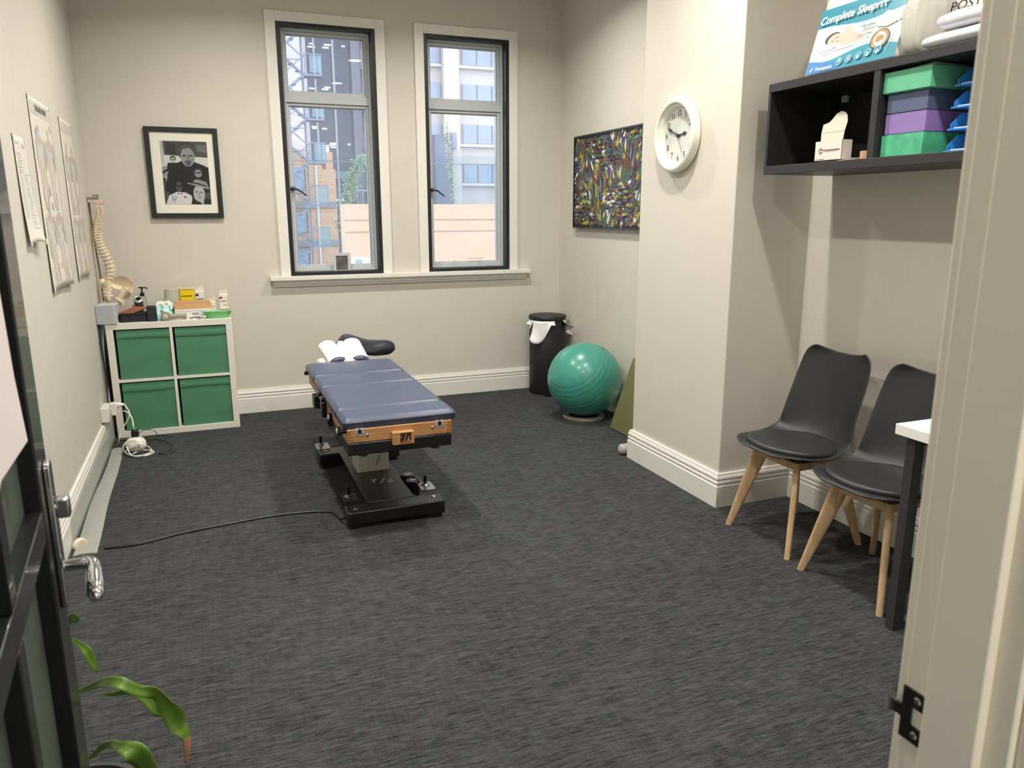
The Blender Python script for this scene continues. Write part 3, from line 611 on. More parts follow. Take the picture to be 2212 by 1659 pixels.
R = [[(p[0], p[1], c.z+z) for p in kid(s)] for s, z in ((.74, 0), (.80, .004), (.97, .044), (1.06, .047), (1.06, .044), (.99, .044), (1.0, .044))]
R = R[:5]+[[(p[0], p[1], c.z+z) for p in kid(s)] for s, z in ((.955, .043), (.78, .006), (.02, .005))]
b.ring(R); b.out('kidney_dish', mat('mint_plastic', (120, 200, 128), .35), label='mint green kidney dish at the front right of the cube shelf', cat='dish', smooth=60)

# ---------------------------------------------------------------- spine model hanging in the corner
BONE = mat('bone', (226, 212, 184), .5, var=.07, vscale=25)
t = thing('spine_model', 'bone coloured spine and pelvis teaching model hanging in the left back corner', 'anatomical model', (-.55, 5.82, KT+.06))
YS = 5.84
def c1(x, y, Y=YS): return at(180+x/5.926, 400+y/5.926, Y=Y)
vc = [(208, 275), (210, 300), (213, 324), (214, 350), (214, 375), (205, 400), (196, 425), (192, 455), (190, 485), (188, 515), (184, 545), (182, 578), (180, 612), (184, 648), (192, 684), (204, 722), (220, 760), (240, 800), (262, 842), (286, 884), (308, 930), (325, 978), (340, 1030), (350, 1082), (352, 1130), (345, 1178), (332, 1222)]
for i, (x, y) in enumerate(vc):
    f = i/26; p = c1(x, y, YS-.01+.02*f); q = c1(*vc[min(i+1, 26)], YS); pr = c1(*vc[max(i-1, 0)], YS)
    ax = (pr-q).normalized(); r = .016+.013*f; hh = .0048+.0055*f
    if i < 7: r = .018
    b = B().lathe([(r*.92, -hh), (r, -hh*.8), (r*.84, 0), (r, hh*.8), (r*.92, hh)], p, ax, n=18)
    o = b.out('vertebra', BONE, t, smooth=60) if True else None
    side = Vector((1, .1, 0)); ln = (.022+.012*f)
    s = B().tube([p+Vector((0, .010, 0))-side*ln, p+Vector((0, .0, .004))-side*r*.7], lambda q_: .004+.003*q_).tube([p+side*r*.7, p+side*ln+Vector((0, .010, -.002))], lambda q_: .007-.003*q_)
    bk = Vector((-.78, .35, -.5)) if i > 5 else Vector((.5, .5, -.3)); s.tube([p+bk*r*.6, p+bk*(r+.016+.012*(1-abs(f-.4)))], lambda q_: .0065-.003*q_)
    s.sph(p+Vector((.012, -r*.8, -hh)), .007, n=10, k=6).sph(p+Vector((-.014, -r*.7, -hh*1.1)), .007, n=10, k=6)
    s.out('vertebra_process', BONE, o, smooth=60)
def wing(poly, y0, th, name, hole=None, curve=.03):
    P = [c1(*q) for q in poly]; n = len(P); cx_ = sum((p for p in P), Vector())/n
    rings = []
    for k, dd in ((1, 0), (1.0, th*.3), (.97, th*.7), (.90, th)): pass
    front = []; back = []
    bm_rows = []
    for k in (1, .985, .9, .65, .35, .02):
        bm_rows.append([Vector((cx_.x+(p.x-cx_.x)*k, y0+curve*(1-k**2)-(.012*(1-abs(2*k-1.97)) if k > .95 else 0), cx_.z+(p.z-cx_.z)*k)) for p in P])
    b = B().ring(bm_rows+[[q+Vector((0, th, 0)) for q in r] for r in reversed(bm_rows)], cap=False, close=True)
    return b.out(name, BONE, t, smooth=60, subsurf=1)
wing([(345, 1240), (380, 1195), (430, 1160), (500, 1150), (570, 1172), (620, 1215), (648, 1262), (640, 1310), (605, 1335), (560, 1350), (500, 1345), (455, 1325), (400, 1320), (360, 1290)], YS-.02, .012, 'hip_wing')
b = B()
def bone(pts, r, b, Y=YS-.025): b.tube([c1(*q, Y) for q in pts], r, n=12, smooth=2)
bone([(560, 1330), (525, 1360), (505, 1400), (475, 1440), (480, 1480), (500, 1545)], lambda q: .032-.018*q, b)
bone([(600, 1320), (612, 1360), (600, 1400), (570, 1440), (540, 1470), (515, 1540)], lambda q: .013-.004*q, b)
bone([(500, 1540), (520, 1500), (500, 1460)], .013, b); bone([(410, 1438), (450, 1465), (490, 1500)], .008, b, YS-.05)
b.out('ischium', BONE, t, smooth=60)
b = B(); bone([(590, 1372), (572, 1400), (560, 1425)], .012, b, YS-.045); b.out('hip_socket', mat('dull_cartilage', (150, 138, 116), .5), t)  # socket in a darker brown than the bone around it
b = B(); bone([(300, 1240), (320, 1300), (310, 1370), (320, 1430), (340, 1475)], lambda q: .030-.018*q, b)
for y_, x_ in ((1290, 300), (1330, 290), (1370, 285), (1410, 300)): b.sph(c1(x_, y_, YS-.03), .016, sc=(1, .8, .7)); b.sph(c1(x_+52, y_+10, YS-.03), .014, sc=(1.1, .8, .7))
b.out('sacrum', BONE, t, smooth=60)
b = B(); bone([(240, 1200), (248, 1240), (262, 1290), (275, 1330), (270, 1400), (290, 1460), (330, 1482)], lambda q: .014+.010*math.sin(PI*min(1, q*2.2)) if q < .45 else .012, b, YS+.01); b.out('hip_wing', BONE, t, smooth=60)
p0 = c1(150, 200, 5.86)
b = B(); top = [c1(x, y, 5.85) for x, y in ((65, 215), (110, 195), (200, 183), (255, 205), (258, 240), (200, 250), (130, 245))]
b.add([p for p in top]+[p+Vector((0, .05, .0)) for p in top], [tuple(range(7)), tuple(range(13, 6, -1))]+[(i, (i+1) % 7, (i+1) % 7+7, i+7) for i in range(7)])
b.out('skull_base', mat('pink_bone', (208, 184, 164), .5), t, bevel=.004)
b = B().tube([c1(x, y, 5.87) for x, y in ((115, 188), (125, 130), (185, 124), (190, 180))], .005).tube([c1(x, y, 5.87) for x, y in ((185, 124), (170, 135), (168, 178))], .004)
b.out('hanging_hook', STEEL, t)
b = B().tube([c1(x, y, 5.90) for x, y in ((72, 222), (110, 500), (160, 820), (215, 1140), (262, 1480))], .006, smooth=1)
b.out('support_rod', mat('rod_grey', (140, 136, 128), .35, .7), t)
B().box((XL+.0, 5.86, c1(150, 150).z-.02), (c1(190, 150).x, 5.89, c1(150, 150).z)).out('wall_bracket', STEEL, t)

# ---------------------------------------------------------------- framed photo
t = thing('framed_photo', 'black framed black and white portrait collage with a cream mount on the back wall', 'framed picture', (-.093, YB-.028, 1.77))
FX0, FX1, FZ0, FZ1 = -.330, .143, 1.461, 2.075; FY = YB-.028
b = B(); rframe(b, FX0, FX1, FZ0, FZ1, .034, FY, YB-.003); b.out('frame', mat('black_frame_wood', (30, 31, 33), .45), t, bevel=.0015)
B().box((FX0+.03, FY+.010, FZ0+.03), (FX1-.03, FY+.016, FZ1-.03)).out('mount', mat('cream_mount', (244, 240, 228), .6), t, smooth=0)
W_, H_ = FX1-FX0, FZ1-FZ0; ix0, ix1 = FX0+.200*W_, FX0+.838*W_; iz1, iz0 = FZ1-.150*H_, FZ1-.845*H_
pw, ph = ix1-ix0, iz1-iz0
gm = [mat('photo_grey_%d' % k, (v, v, v+1), .55) for k, v in enumerate((22, 46, 74, 108, 146, 182, 212))]
b = B(); M = Matrix(((pw, 0, 0, ix0), (0, 0, -1, FY+.0095), (0, ph, 0, iz0), (0, 0, 0, 1)))   # local: x 0..1, y 0..1
Zc = [0]
def sh(poly, m):
    Zc[0] += .00003; flat(b, M, poly, .00002, m, Zc[0])
sh([(0, 0), (1, 0), (1, 1), (0, 1)], 2)
sh([(0, .74), (1, .74), (1, 1), (0, 1)], 2); sh([(.0, .62), (.09, .62), (.06, 1), (.0, 1)], 5); sh([(.12, .80), (.34, .78), (.33, .96), (.14, .98)], 1); sh([(.72, .86), (.98, .82), (.98, .95), (.75, .94)], 3)
sh([(.06, .60), (1, .60), (1, .75), (.06, .78)], 6); sh([(0, .38), (.22, .38), (.2, .60), (0, .62)], 4)
for k in range(9): sh(ell(.03+.05*(k % 4), .40+.045*k*.6, .03, .022, 8), (0, 5, 1, 6, 0)[k % 5])
sh([(.02, .22), (.12, .50), (.24, .62), (.42, .69), (.70, .68), (.92, .62), (1, .56), (1, .2), (.6, .12), (.2, .15)], 0)      # dark jacket
sh(ell(.56, .86, .215, .125, 22), 1); sh(ell(.56, .83, .205, .13, 22), 2); sh(ell(.57, .755, .150, .150, 26), 4)                # hair and face
sh(ell(.50, .775, .045, .012, 10), 1); sh(ell(.64, .775, .045, .012, 10), 1); sh([(.56, .77), (.595, .77), (.61, .715), (.55, .715)], 3); sh(ell(.57, .675, .075, .03, 14), 2); sh(ell(.57, .675, .045, .008, 10), 3); sh(ell(.57, .64, .05, .022, 12), 2)
sh([(.45, .88), (.62, .90), (.74, .86), (.74, .90), (.6, .955), (.45, .93)], 2)
sh(ell(.25, .725, .065, .045, 16), 1); sh(ell(.25, .70, .055, .045, 16), 5); sh([(.20, .71), (.30, .72), (.30, .705), (.20, .70)], 1); sh([(.13, .66), (.38, .66), (.46, .58), (.4, .5), (.1, .52)], 0)
sh(ell(.76, .53, .095, .065, 18), 1); sh(ell(.765, .495, .08, .065, 18), 4); sh([(.70, .515), (.83, .52), (.83, .50), (.70, .495)], 1); sh([(.62, .42), (.72, .44), (.84, .43), (.95, .36), (.9, .2), (.6, .2)], 0)
sh(ell(.42, .36, .10, .08, 18), 0); sh(ell(.33, .28, .075, .085, 18), 2); sh([(.26, .30), (.40, .31), (.40, .29), (.26, .28)], 0)
sh([(.02, .0), (.10, .14), (.27, .20), (.46, .19), (.58, .14), (.60, 0)], 6); sh([(.29, .185), (.34, .17), (.39, .185), (.39, .16), (.34, .17), (.29, .16)], 0); sh(ell(.44, .115, .03, .018, 10), 3)
sh(ell(.75, .17, .125, .135, 22), 5); sh([(.56, 0), (.60, .12), (.68, .06), (.80, .02), (.90, .10), (1, .08), (1, 0)], 0); sh([(.74, .06), (.80, 0), (.84, 0), (.84, .08)], 5)
sh([(.50, .335), (.56, .325), (.75, .28), (.97, .245), (.99, .26), (.96, .29), (.93, .36), (.72, .405), (.66, .385), (.62, .335), (.53, .35)], 4); sh([(.62, .335), (.74, .32), (.93, .28), (.93, .30), (.75, .345), (.63, .36)], 1)
sh(ell(.70, .20, .03, .010, 10), 1); sh(ell(.81, .195, .03, .010, 10), 1); sh([(.74, .19), (.77, .19), (.775, .15), (.73, .15)], 4); sh(ell(.755, .115, .035, .008, 10), 3)
b.out('photo_print', gm, t, smooth=0)
b = B().tube([M @ Vector((x, y, .0016)) for x, y in ((.14, .04), (.2, .12), (.17, .15), (.15, .09), (.22, .06), (.27, .12), (.23, .14), (.21, .08), (.2, .02))], .0012, n=5, smooth=2); b.out('ink_scribble', gm[0], t)
B().box((FX0+.032, FY+.0045, FZ0+.032), (FX1-.032, FY+.0055, FZ1-.032)).out('glazing', glassmat('picture_glass', (254, 254, 254), refl=.2), t, smooth=0)

# ---------------------------------------------------------------- posters on the left wall
PAP = mat('poster_paper', (222, 218, 206), .5)
pc = [mat('poster_ink_%d' % k, c, .5) for k, c in enumerate(((204, 200, 192), (188, 183, 178), (206, 192, 184), (200, 178, 172), (192, 202, 156), (166, 176, 196), (208, 206, 174), (176, 175, 174)))]
def poster(name, lb, y0, y1, z0, z1, curl, kind_):
    t = thing(name, lb, 'poster', (XL+.004, (y0+y1)/2, (z0+z1)/2)); Wd = y1-y0; Hd = z1-z0
    def off(u, v):                                # distance from the wall: loose edges, ripples, curled foot
        return .004+curl*(1-v)**3*(.4+.6*u)*.35+.006*abs(math.sin(v*7+u*3))*u*.6+.012*curl*math.sin(PI*v)*(1-u)
    def P(u, v, e=0): return Vector((XL+off(u, v)+e, y0+Wd*u, z0+Hd*v+.012*math.sin(PI*u)*(v < .1)))
    g = [[P(i/10, j/24) for i in range(11)] for j in range(25)]
    B().grid(g).out('sheet', PAP, t, smooth=80, solid=.0006)
    b = B(); rs = random.Random(len(lb))
    def q(u0, v0, u1, v1, m, w0=None):
        n = max(1, int(abs(v1-v0)*24)); 
        b.grid([[P(u0+(u1-u0)*i/3, v0+(v1-v0)*j/n, .0009) for i in range(4)] for j in range(n+1)], m)
    def blob(cu, cv, a, c_, m, rot=0): 
        pts = [(cu+a*math.cos(x_)*math.cos(rot)-c_*math.sin(x_)*math.sin(rot)*Hd/Wd, cv+c_*math.sin(x_)*math.cos(rot)+a*math.cos(x_)*math.sin(rot)*Wd/Hd) for x_ in [2*PI*i/14 for i in range(14)]]
        b.add([P(u, v, .0011+.0001*m) for u, v in pts], [tuple(range(14))], m)
    if kind_ < 2:
        q(.05, .925, .95, .975, 0); q(.04, .918, .96, .921, 1); q(.04, .979, .96, .982, 1)
        for col_ in (.28, .72) if kind_ == 0 else (.3, .7):
            for z_ in (.62, .22) if kind_ == 0 else (.60, .20):
                a_ = 1
                blob(col_, z_+.23, .06, .022, 2); blob(col_, z_+.13, .16, .075, 0); blob(col_, z_+.16, .12, .03, 3)
                blob(col_-.17, z_+.10, .035, .08, 1); blob(col_+.17, z_+.10, .035, .08, 7); blob(col_-.07, z_-.02, .055, .10, 2); blob(col_+.07, z_-.02, .055, .10, 0)
                blob(col_-.07, z_-.13, .035, .06, 1); blob(col_+.07, z_-.13, .035, .06, 3)
        for k in range(16): blob(.1+.8*rs.random(), .1+.78*rs.random(), .015+.03*rs.random(), .012+.028*rs.random(), rs.choice((1, 2, 3, 5, 6, 7, 0) if kind_ == 1 else (4, 5, 6, 3, 2, 1, 7)))
        if kind_ == 0: blob(.35, .63, .05, .035, 4); blob(.42, .57, .04, .035, 6); blob(.30, .43, .035, .05, 5); blob(.55, .13, .07, .02, 4)
        for k in range(9): q(.62, .045+.012*k, .93-.1*rs.random(), .049+.012*k, 1); q(.06, .03+.012*k, .3+.1*rs.random(), .034+.012*k, 0)
    else:
        q(.08, .93, .35, .945, 1); q(.62, .90, .85, .94, 3)
        for k in range(34): 
            u0 = .50 if k > 8 else .15; q(u0, .84-.021*k, u0+.2+.2*rs.random(), .848-.021*k, 1 if k % 3 else 5)
        for k in range(4): q(.12+.07*k, .25, .13+.07*k, .78-.05*k, 7)
    b.out('print', pc, t, smooth=0)
    if kind_ == 0:
        b = B(); Mx = Matrix(((0, 0, 1, XL+.0075), (1, 0, 0, (y0+y1)/2), (0, 1, 0, z0+Hd*.951), (0, 0, 0, 1))); b.text('TRIGGER POINTS', .036, Mx, 0, depth=.0002, bold=.001); b.out('title', mat('title_grey', (112, 106, 104), .5), t, smooth=0)
    b = B()
    for u, v in ((.02, .995), (.97, .99), (.98, .01), (.03, .01)): 
        p = P(u, v, .002); b.box((p.x-.001, p.y-.012, p.z-.010), (p.x, p.y+.012, p.z+.014))
    outs(b, 'tape_tab', mat('tape_clear', (232, 230, 222), .2), t, smooth=0)
poster('anatomy_poster', 'tall muscle chart poster in the middle of the left wall, the longest of the three', 4.25, 4.80, 1.12, 2.03, .05, 0)
poster('anatomy_poster', 'narrow-looking muscle chart poster on the left wall nearest the spine model', 5.09, 5.53, 1.115, 2.02, .03, 1)
poster('wall_notice', 'small curled printed sheet on the left wall nearest the door', 3.82, 4.05, 1.365, 1.815, .10, 2)

# ---------------------------------------------------------------- corner: bin, ball, wedge
bx, by, br = 2.615, 5.815, .150
t = thing('pedal_bin', 'tall matt black pedal bin with a white liner in the back right corner', 'bin', (bx, by, 0))
MB_ = mat('matt_black_steel', (24, 25, 27), .5)
B().lathe([(.146, 0), (.150, .01), (.150, .612), (.146, .618)], (bx, by, 0), n=48).out('bin_body', MB_, t)
B().lathe([(.153, .622), (.156, .626), (.156, .652), (.150, .660), (.10, .663), (.002, .664)], (bx, by, 0), n=48).out('bin_lid', MB_, t)
b = B().box((bx-.045, by-.185, .030), (bx+.045, by-.175, .036)).box((bx-.040, by-.178, .022), (bx-.028, by-.14, .032)).box((bx+.028, by-.178, .022), (bx+.040, by-.14, .032))
b.out('pedal', STEEL, t, bevel=.002); B().prism(rrect(bx-.09, by-.19, bx+.09, by-.12, .02), 0, .012).out('bin_foot', BLK, t)
LIN = mat('bin_liner', (232, 232, 232), .4)
def liner(a0, a1, drops, flare):
    G = []
    for j in range(9):
        v = j/8; row = []
        for i in range(15):
            u = i/14; a = a0+(a1-a0)*(u*(1-.15*v)+.08*v); d = drops(u); r = .1545+flare*v*v*(.5+.5*math.sin(u*7+1))+.004*noise.noise(Vector((u*6, v*5, a0)))
            row.append((bx+r*math.cos(a), by+r*math.sin(a), .618+.006*(1-v)-d*v+.0*u))
        G.append(row)
    return B().grid(G)
liner(PI*1.08, PI*1.50, lambda u: .16*math.sin(PI*min(1, .25+u*.9))**.8+.02, .055).out('bag_flap', LIN, t, solid=.0015, smooth=80)
liner(PI*1.68, PI*1.98, lambda u: .03+.13*u, .085).out('bag_flap', LIN, t, solid=.0015, smooth=80)
liner(PI*.95, PI*1.08, lambda u: .02+.04*u, .03).out('bag_flap', LIN, t, solid=.0015, smooth=80)
bc = at(1262.5, 819, Z=.292); BR = .273
t = thing('exercise_ball', 'large glossy teal exercise ball on the carpet beside the black bin', 'exercise ball', (bc.x, bc.y, .019))
BALL = mat('teal_rubber', (62, 142, 127), .30, var=.04, coat=.25)
q_ = Vector((0, 0, 1)).rotation_difference(Vector((-.62, -.30, .70)).normalized()).to_matrix()
R = []
for i in range(97):
    a = PI*i/96; rr = BR; lat = math.degrees(a)-90
    g_ = abs((lat+4) % 8-4)
    if abs(lat) < 46 and g_ < .8: rr -= .0022
    R.append([bc+(q_ @ Vector((rr*max(math.sin(a), .003)*math.cos(2*PI*j/72), rr*max(math.sin(a), .003)*math.sin(2*PI*j/72), -rr*math.cos(a)))) for j in range(72)])
B().ring(R).out('ball_skin', BALL, t, smooth=80)
pv = Vector((.35, -.35, .87)).normalized(); B().lathe([(.011, -.004), (.011, .001), (.004, .0015)], bc+pv*BR, pv, n=20).out('valve_plug', mat('teal_dark', (30, 120, 104), .4), t)
tag(B().lathe([(.125, 0), (.150, .0), (.155, .012), (.150, .024), (.130, .030), (.110, .022), (.110, .004)], (bc.x, bc.y, 0), n=48, cap=False).out('ball_ring', mat('warm_grey_ring', (132, 126, 118), .5)), 'low grey ring under the teal exercise ball', 'ball stand')
MOSS = mat('olive_vinyl', (124, 126, 84), .45, var=.04, bump=.15, bscale=120)
P_ = [(4.615, .012), (4.600, 0), (4.08, 0), (4.06, .02), (4.22, .545), (4.27, .575), (4.325, .56)]
b = B().ring([[(x, y, z) for y, z in P_] for x in (2.565, 2.80)]); b.out('foam_wedge', MOSS, label='olive green wedge cushion standing against the right wall behind the pillar', cat='wedge cushion', bevel=.012, seg=3)
t = thing('roller', 'pale grey round-ended roller poking out from behind the pillar skirting', 'roller', (2.46, 4.045, .034))
B().lathe([(.004, 0), (.016, .0), (.026, .004), (.033, .012), (.034, .02), (.034, .25)], (2.325, 4.045, .035), (1, 0, 0), n=28).out('roller_body', mat('warm_grey_rubber', (166, 160, 152), .6), t)
B().lathe([(.013, 0), (.013, -.002), (.005, -.003)], (2.325, 4.045, .035), (1, 0, 0), n=20).out('end_cap', mat('pale_cap', (190, 186, 178), .5), t)

# ---------------------------------------------------------------- painting
Yl, Yr = 5.70, 4.50; Zt, Zb = 2.075, 1.372; Xf = XR-.040
t = thing('abstract_painting', 'large colourful leaf-pattern canvas in a thin black frame on the right wall', 'painting', (XR-.02, 5.1, 1.72))
b = B(); 
for y0, y1, z0, z1 in ((Yr, Yl, Zt-.012, Zt), (Yr, Yl, Zb, Zb+.012), (Yr, Yr+.012, Zb+.012, Zt-.012), (Yl-.012, Yl, Zb+.012, Zt-.012)): b.box((Xf, y0, z0), (XR-.004, y1, z1))
b.out('thin_frame', mat('black_tray_frame', (28, 28, 32), .4), t)
pal = [(190, 86, 46), (128, 34, 40), (50, 112, 118), (48, 66, 132), (214, 214, 208), (176, 160, 56), (66, 108, 62), (84, 88, 98), (104, 62, 42), (62, 36, 52), (104, 128, 138), (150, 134, 118), (34, 50, 78), (34, 82, 92), (110, 52, 44), (60, 62, 72), (96, 84, 98)]
pm = [mat('canvas_ground', (16, 16, 20), .6)]+[mat('leaf_paint_%d' % k, c, .5, var=.12, vscale=60) for k, c in enumerate(pal)]
b = B().box((Xf+.006, Yr+.012, Zb+.012), (XR-.006, Yl-.012, Zt-.012), 0)
rs = random.Random(11); M = Matrix(((0, 0, -1, Xf+.0055), (-1, 0, 0, Yl), (0, 1, 0, Zb), (0, 0, 0, 1)))     # local x runs from the window end towards the door
W_, H_ = Yl-Yr, Zt-Zb; z_ = 0; ny = 23; nx = 62
cells = [(i, j) for j in range(ny) for i in range(nx)]; rs.shuffle(cells)
for i, j in cells:
    x = (i+.5*(j % 2)+.3+rs.uniform(-.3, .3))*W_/nx; y = (j+.5+rs.uniform(-.3, .3))*H_/ny
    if not (.022 < x < W_-.022 and .022 < y < H_-.022): continue
    fl = PI/2+1.15*math.sin(x*5.2+1.1*math.sin(y*9))+.6*math.sin(y*11+x*3)
    L_ = rs.uniform(.018, .046)*(1.25 if abs(math.sin(fl)) > .8 else .8); w_ = rs.uniform(.0060, .0125)
    L_ = min(L_, x-.013, W_-x-.013, y-.013, H_-y-.013) if min(x, W_-x, y, H_-y) < .05 else L_
    g_ = noise.noise(Vector((x*6, y*7, 3)))*7+noise.noise(Vector((x*17, y*15, 8)))*5+7
    m = int(g_) % len(pal) if rs.random() < .72 else rs.randrange(len(pal))
    z_ += 4e-7
    cf, sf = math.cos(fl), math.sin(fl); pts = []
    for k in range(10):
        a = 2*PI*k/10; px = L_*math.cos(a); py = w_*math.sin(a)*(1.15-.35*math.cos(a)); pts.append((x+px*cf-py*sf, y+px*sf+py*cf))
    ol = []
    for k in range(10):
        a = 2*PI*k/10; px = (L_+.0018)*math.cos(a); py = (w_+.0018)*math.sin(a)*(1.15-.35*math.cos(a)); ol.append((x+px*cf-py*sf, y+px*sf+py*cf))
    b.add([M @ Vector((p[0], p[1], .0004+z_)) for p in ol], [tuple(range(10))], 0); z_ += 4e-7
    b.add([M @ Vector((p[0], p[1], .0004+z_)) for p in pts], [tuple(range(10))], m+1)
b.out('canvas', pm, t, smooth=0)

# ---------------------------------------------------------------- clock
ck = Vector((PX, 3.582, 1.888)); t = thing('wall_clock', 'round white wall clock with black numerals on the pillar', 'clock', ck)
CM = Matrix(((0, 0, -1, ck.x), (-1, 0, 0, ck.y), (0, 1, 0, ck.z), (0, 0, 0, 1)))
B(CM).lathe([(.180, .002), (.186, .008), (.186, .040), (.182, .048), (.172, .053), (.164, .052), (.160, .046), (.158, .038), (.150, .034), (.146, .030), (.142, .018), (.139, .0135)], n=72, cap=False).out('rim', mat('cream_plastic', (232, 230, 216), .35), t, smooth=30)
fc = B(CM).lathe([(.142, .010), (.142, .0135)], n=64).out('dial', mat('dial_grey', (206, 208, 202), .5), t)
b = B(CM)
for k in range(1, 13):
    a = PI/2-2*PI*k/12; b.text(str(k), .041, Matrix.Translation((.114*math.cos(a), .114*math.sin(a), .0139)), 0, depth=.0002, bold=.0006, sx=.82)
b.out('numerals', mat('numeral_black', (34, 34, 38), .5), fc, smooth=0)
def hand(ang, L_, w_, z, nm, m, deco=True):
    a = math.radians(90-ang); Mh = Matrix.Rotation(a, 4, 'Z')
    P = [(-.018, w_*.5), (0, w_*.7), (L_*.45, w_*.45), (L_*.58, w_*.6), (L_*.68, w_*1.6), (L_*.80, w_*.9), (L_*.84, w_*.5), (L_, w_*.12)] if deco else [(-.03, w_*.5), (L_, w_*.3)]
    P = P+[(x, -y) for x, y in reversed(P)]
    B(CM @ Mh).prism(P, z, z+.0012).out(nm, m, t, smooth=0)
HM = mat('hand_black', (40, 42, 46), .4)
hand(294, .112, .0065, .019, 'minute_hand', HM); hand(82, .078, .0075, .0165, 'hour_hand', HM); hand(150, .102, .0016, .0215, 'second_hand', HM, False)
B(CM).lathe([(.009, .0135), (.009, .023), (.004, .024)], n=24).out('hand_boss', HM, t)

# ---------------------------------------------------------------- wall shelf in the alcove
SX0, SX1, SZ0, SZ1, SYA, SYB = 2.42, XRN-.0005, 1.665, 2.056, 2.97, 1.50
SHB = mat('black_brown_laminate', (42, 41, 43), .45)
t = thing('wall_shelf', 'long black open box shelf mounted high on the alcove wall', 'wall shelf', (2.62, 2.2, SZ0))
B().box((SX0, SYB, SZ1-.036), (SX1, SYA, SZ1)).out('top_board', SHB, t, bevel=.0015)
B().box((SX0, SYB, SZ0), (SX1, SYA, SZ0+.036)).out('bottom_board', SHB, t, bevel=.0015)
B().box((SX0+.001, SYA-.016, SZ0+.036), (SX1, SYA, SZ1-.036)).out('end_panel', SHB, t); B().box((SX0+.001, SYB, SZ0+.036), (SX1, SYB+.036, SZ1-.036)).out('end_panel', SHB, t)
B().box((SX0+.002, 2.344, SZ0+.036), (SX1, 2.374, SZ1-.036)).out('divider', SHB, t)
B().box((SX1-.008, SYB+.036, SZ0+.036), (SX1-.001, 2.344, SZ1-.036)).out('back_panel', mat('black_backing', (24, 24, 27), .6), t); B().box((SX1-.008, 2.374, SZ0+.036), (SX1-.001, SYA-.016, SZ1-.036)).out('back_panel', MATS['black_backing'], t)
hb = at(1824, 211, X=SX1-.022)
B().box((SX1-.022, hb.y-.017, hb.z-.020), (SX1-.008, hb.y+.017, hb.z+.020)).out('hanging_bracket', mat('zinc_bracket', (190, 190, 186), .5), t, bevel=.001)
SB = SZ0+.0365
def shelf_box(nm, lb, y0, y1, x0, x1, z0, z1, m, lid=None, cat='storage box', grp=None):
    t = thing(nm, lb, cat, ((x0+x1)/2, (y0+y1)/2, z0), group=grp)
    B().box((x0+.004, y0+.003, z0), (x1-.004, y1-.003, z1-.004)).out('box_body', m, t, bevel=.002)
    lz = z1-(lid or .03); b = B()
    b.box((x0, y0, z1-.003), (x1, y1, z1)).box((x0, y0, lz), (x0+.003, y1, z1-.003)).box((x1-.003, y0, lz), (x1, y1, z1-.003)).box((x0+.003, y0, lz), (x1-.003, y0+.003, z1-.003)).box((x0+.003, y1-.003, lz), (x1-.003, y1, z1-.003))
    b.out('box_lid', m, t, bevel=.001)
EM = mat('emerald_card', (96, 178, 140), .6, var=.1, vscale=14); EM2 = mat('mottled_green_card', (78, 176, 134), .55, var=.22, vscale=22)
shelf_box('storage_box', 'mottled green card box at the bottom of the shelf stack', 2.150, 2.338, 2.452, 2.75, SB, SB+.080, EM2, .078, grp='card boxes stacked on the shelf')
shelf_box('storage_box', 'purple card box second from the bottom of the shelf stack', 2.150, 2.330, 2.456, 2.75, SB+.0805, SB+.155, mat('violet_card', (142, 116, 178), .6, var=.05), .072, grp='card boxes stacked on the shelf')
shelf_box('storage_box', 'slate blue card box second from the top of the shelf stack', 2.150, 2.328, 2.456, 2.75, SB+.1555, SB+.228, mat('slate_card', (84, 94, 124), .6, var=.05), .070, grp='card boxes stacked on the shelf')
shelf_box('storage_box', 'emerald card box with overhanging lid at the top of the shelf stack', 2.132, 2.340, 2.440, 2.76, SB+.2285, SB+.305, EM, .074, grp='card boxes stacked on the shelf')
b = B().hexa([(2.46, 2.14, SB+.3055), (2.75, 2.14, SB+.3055), (2.75, 2.33, SB+.3055), (2.46, 2.33, SB+.3055), (2.46, 2.135, SB+.3155), (2.75, 2.15, SB+.3115), (2.75, 2.33, SB+.307), (2.46, 2.33, SB+.307)])
b.out('folder', mat('dull_green_folder', (110, 140, 120), .6), label='thin grey green folder lying on the topmost emerald box', cat='folder')
TB = mat('tray_blue', (44, 128, 206), .4)
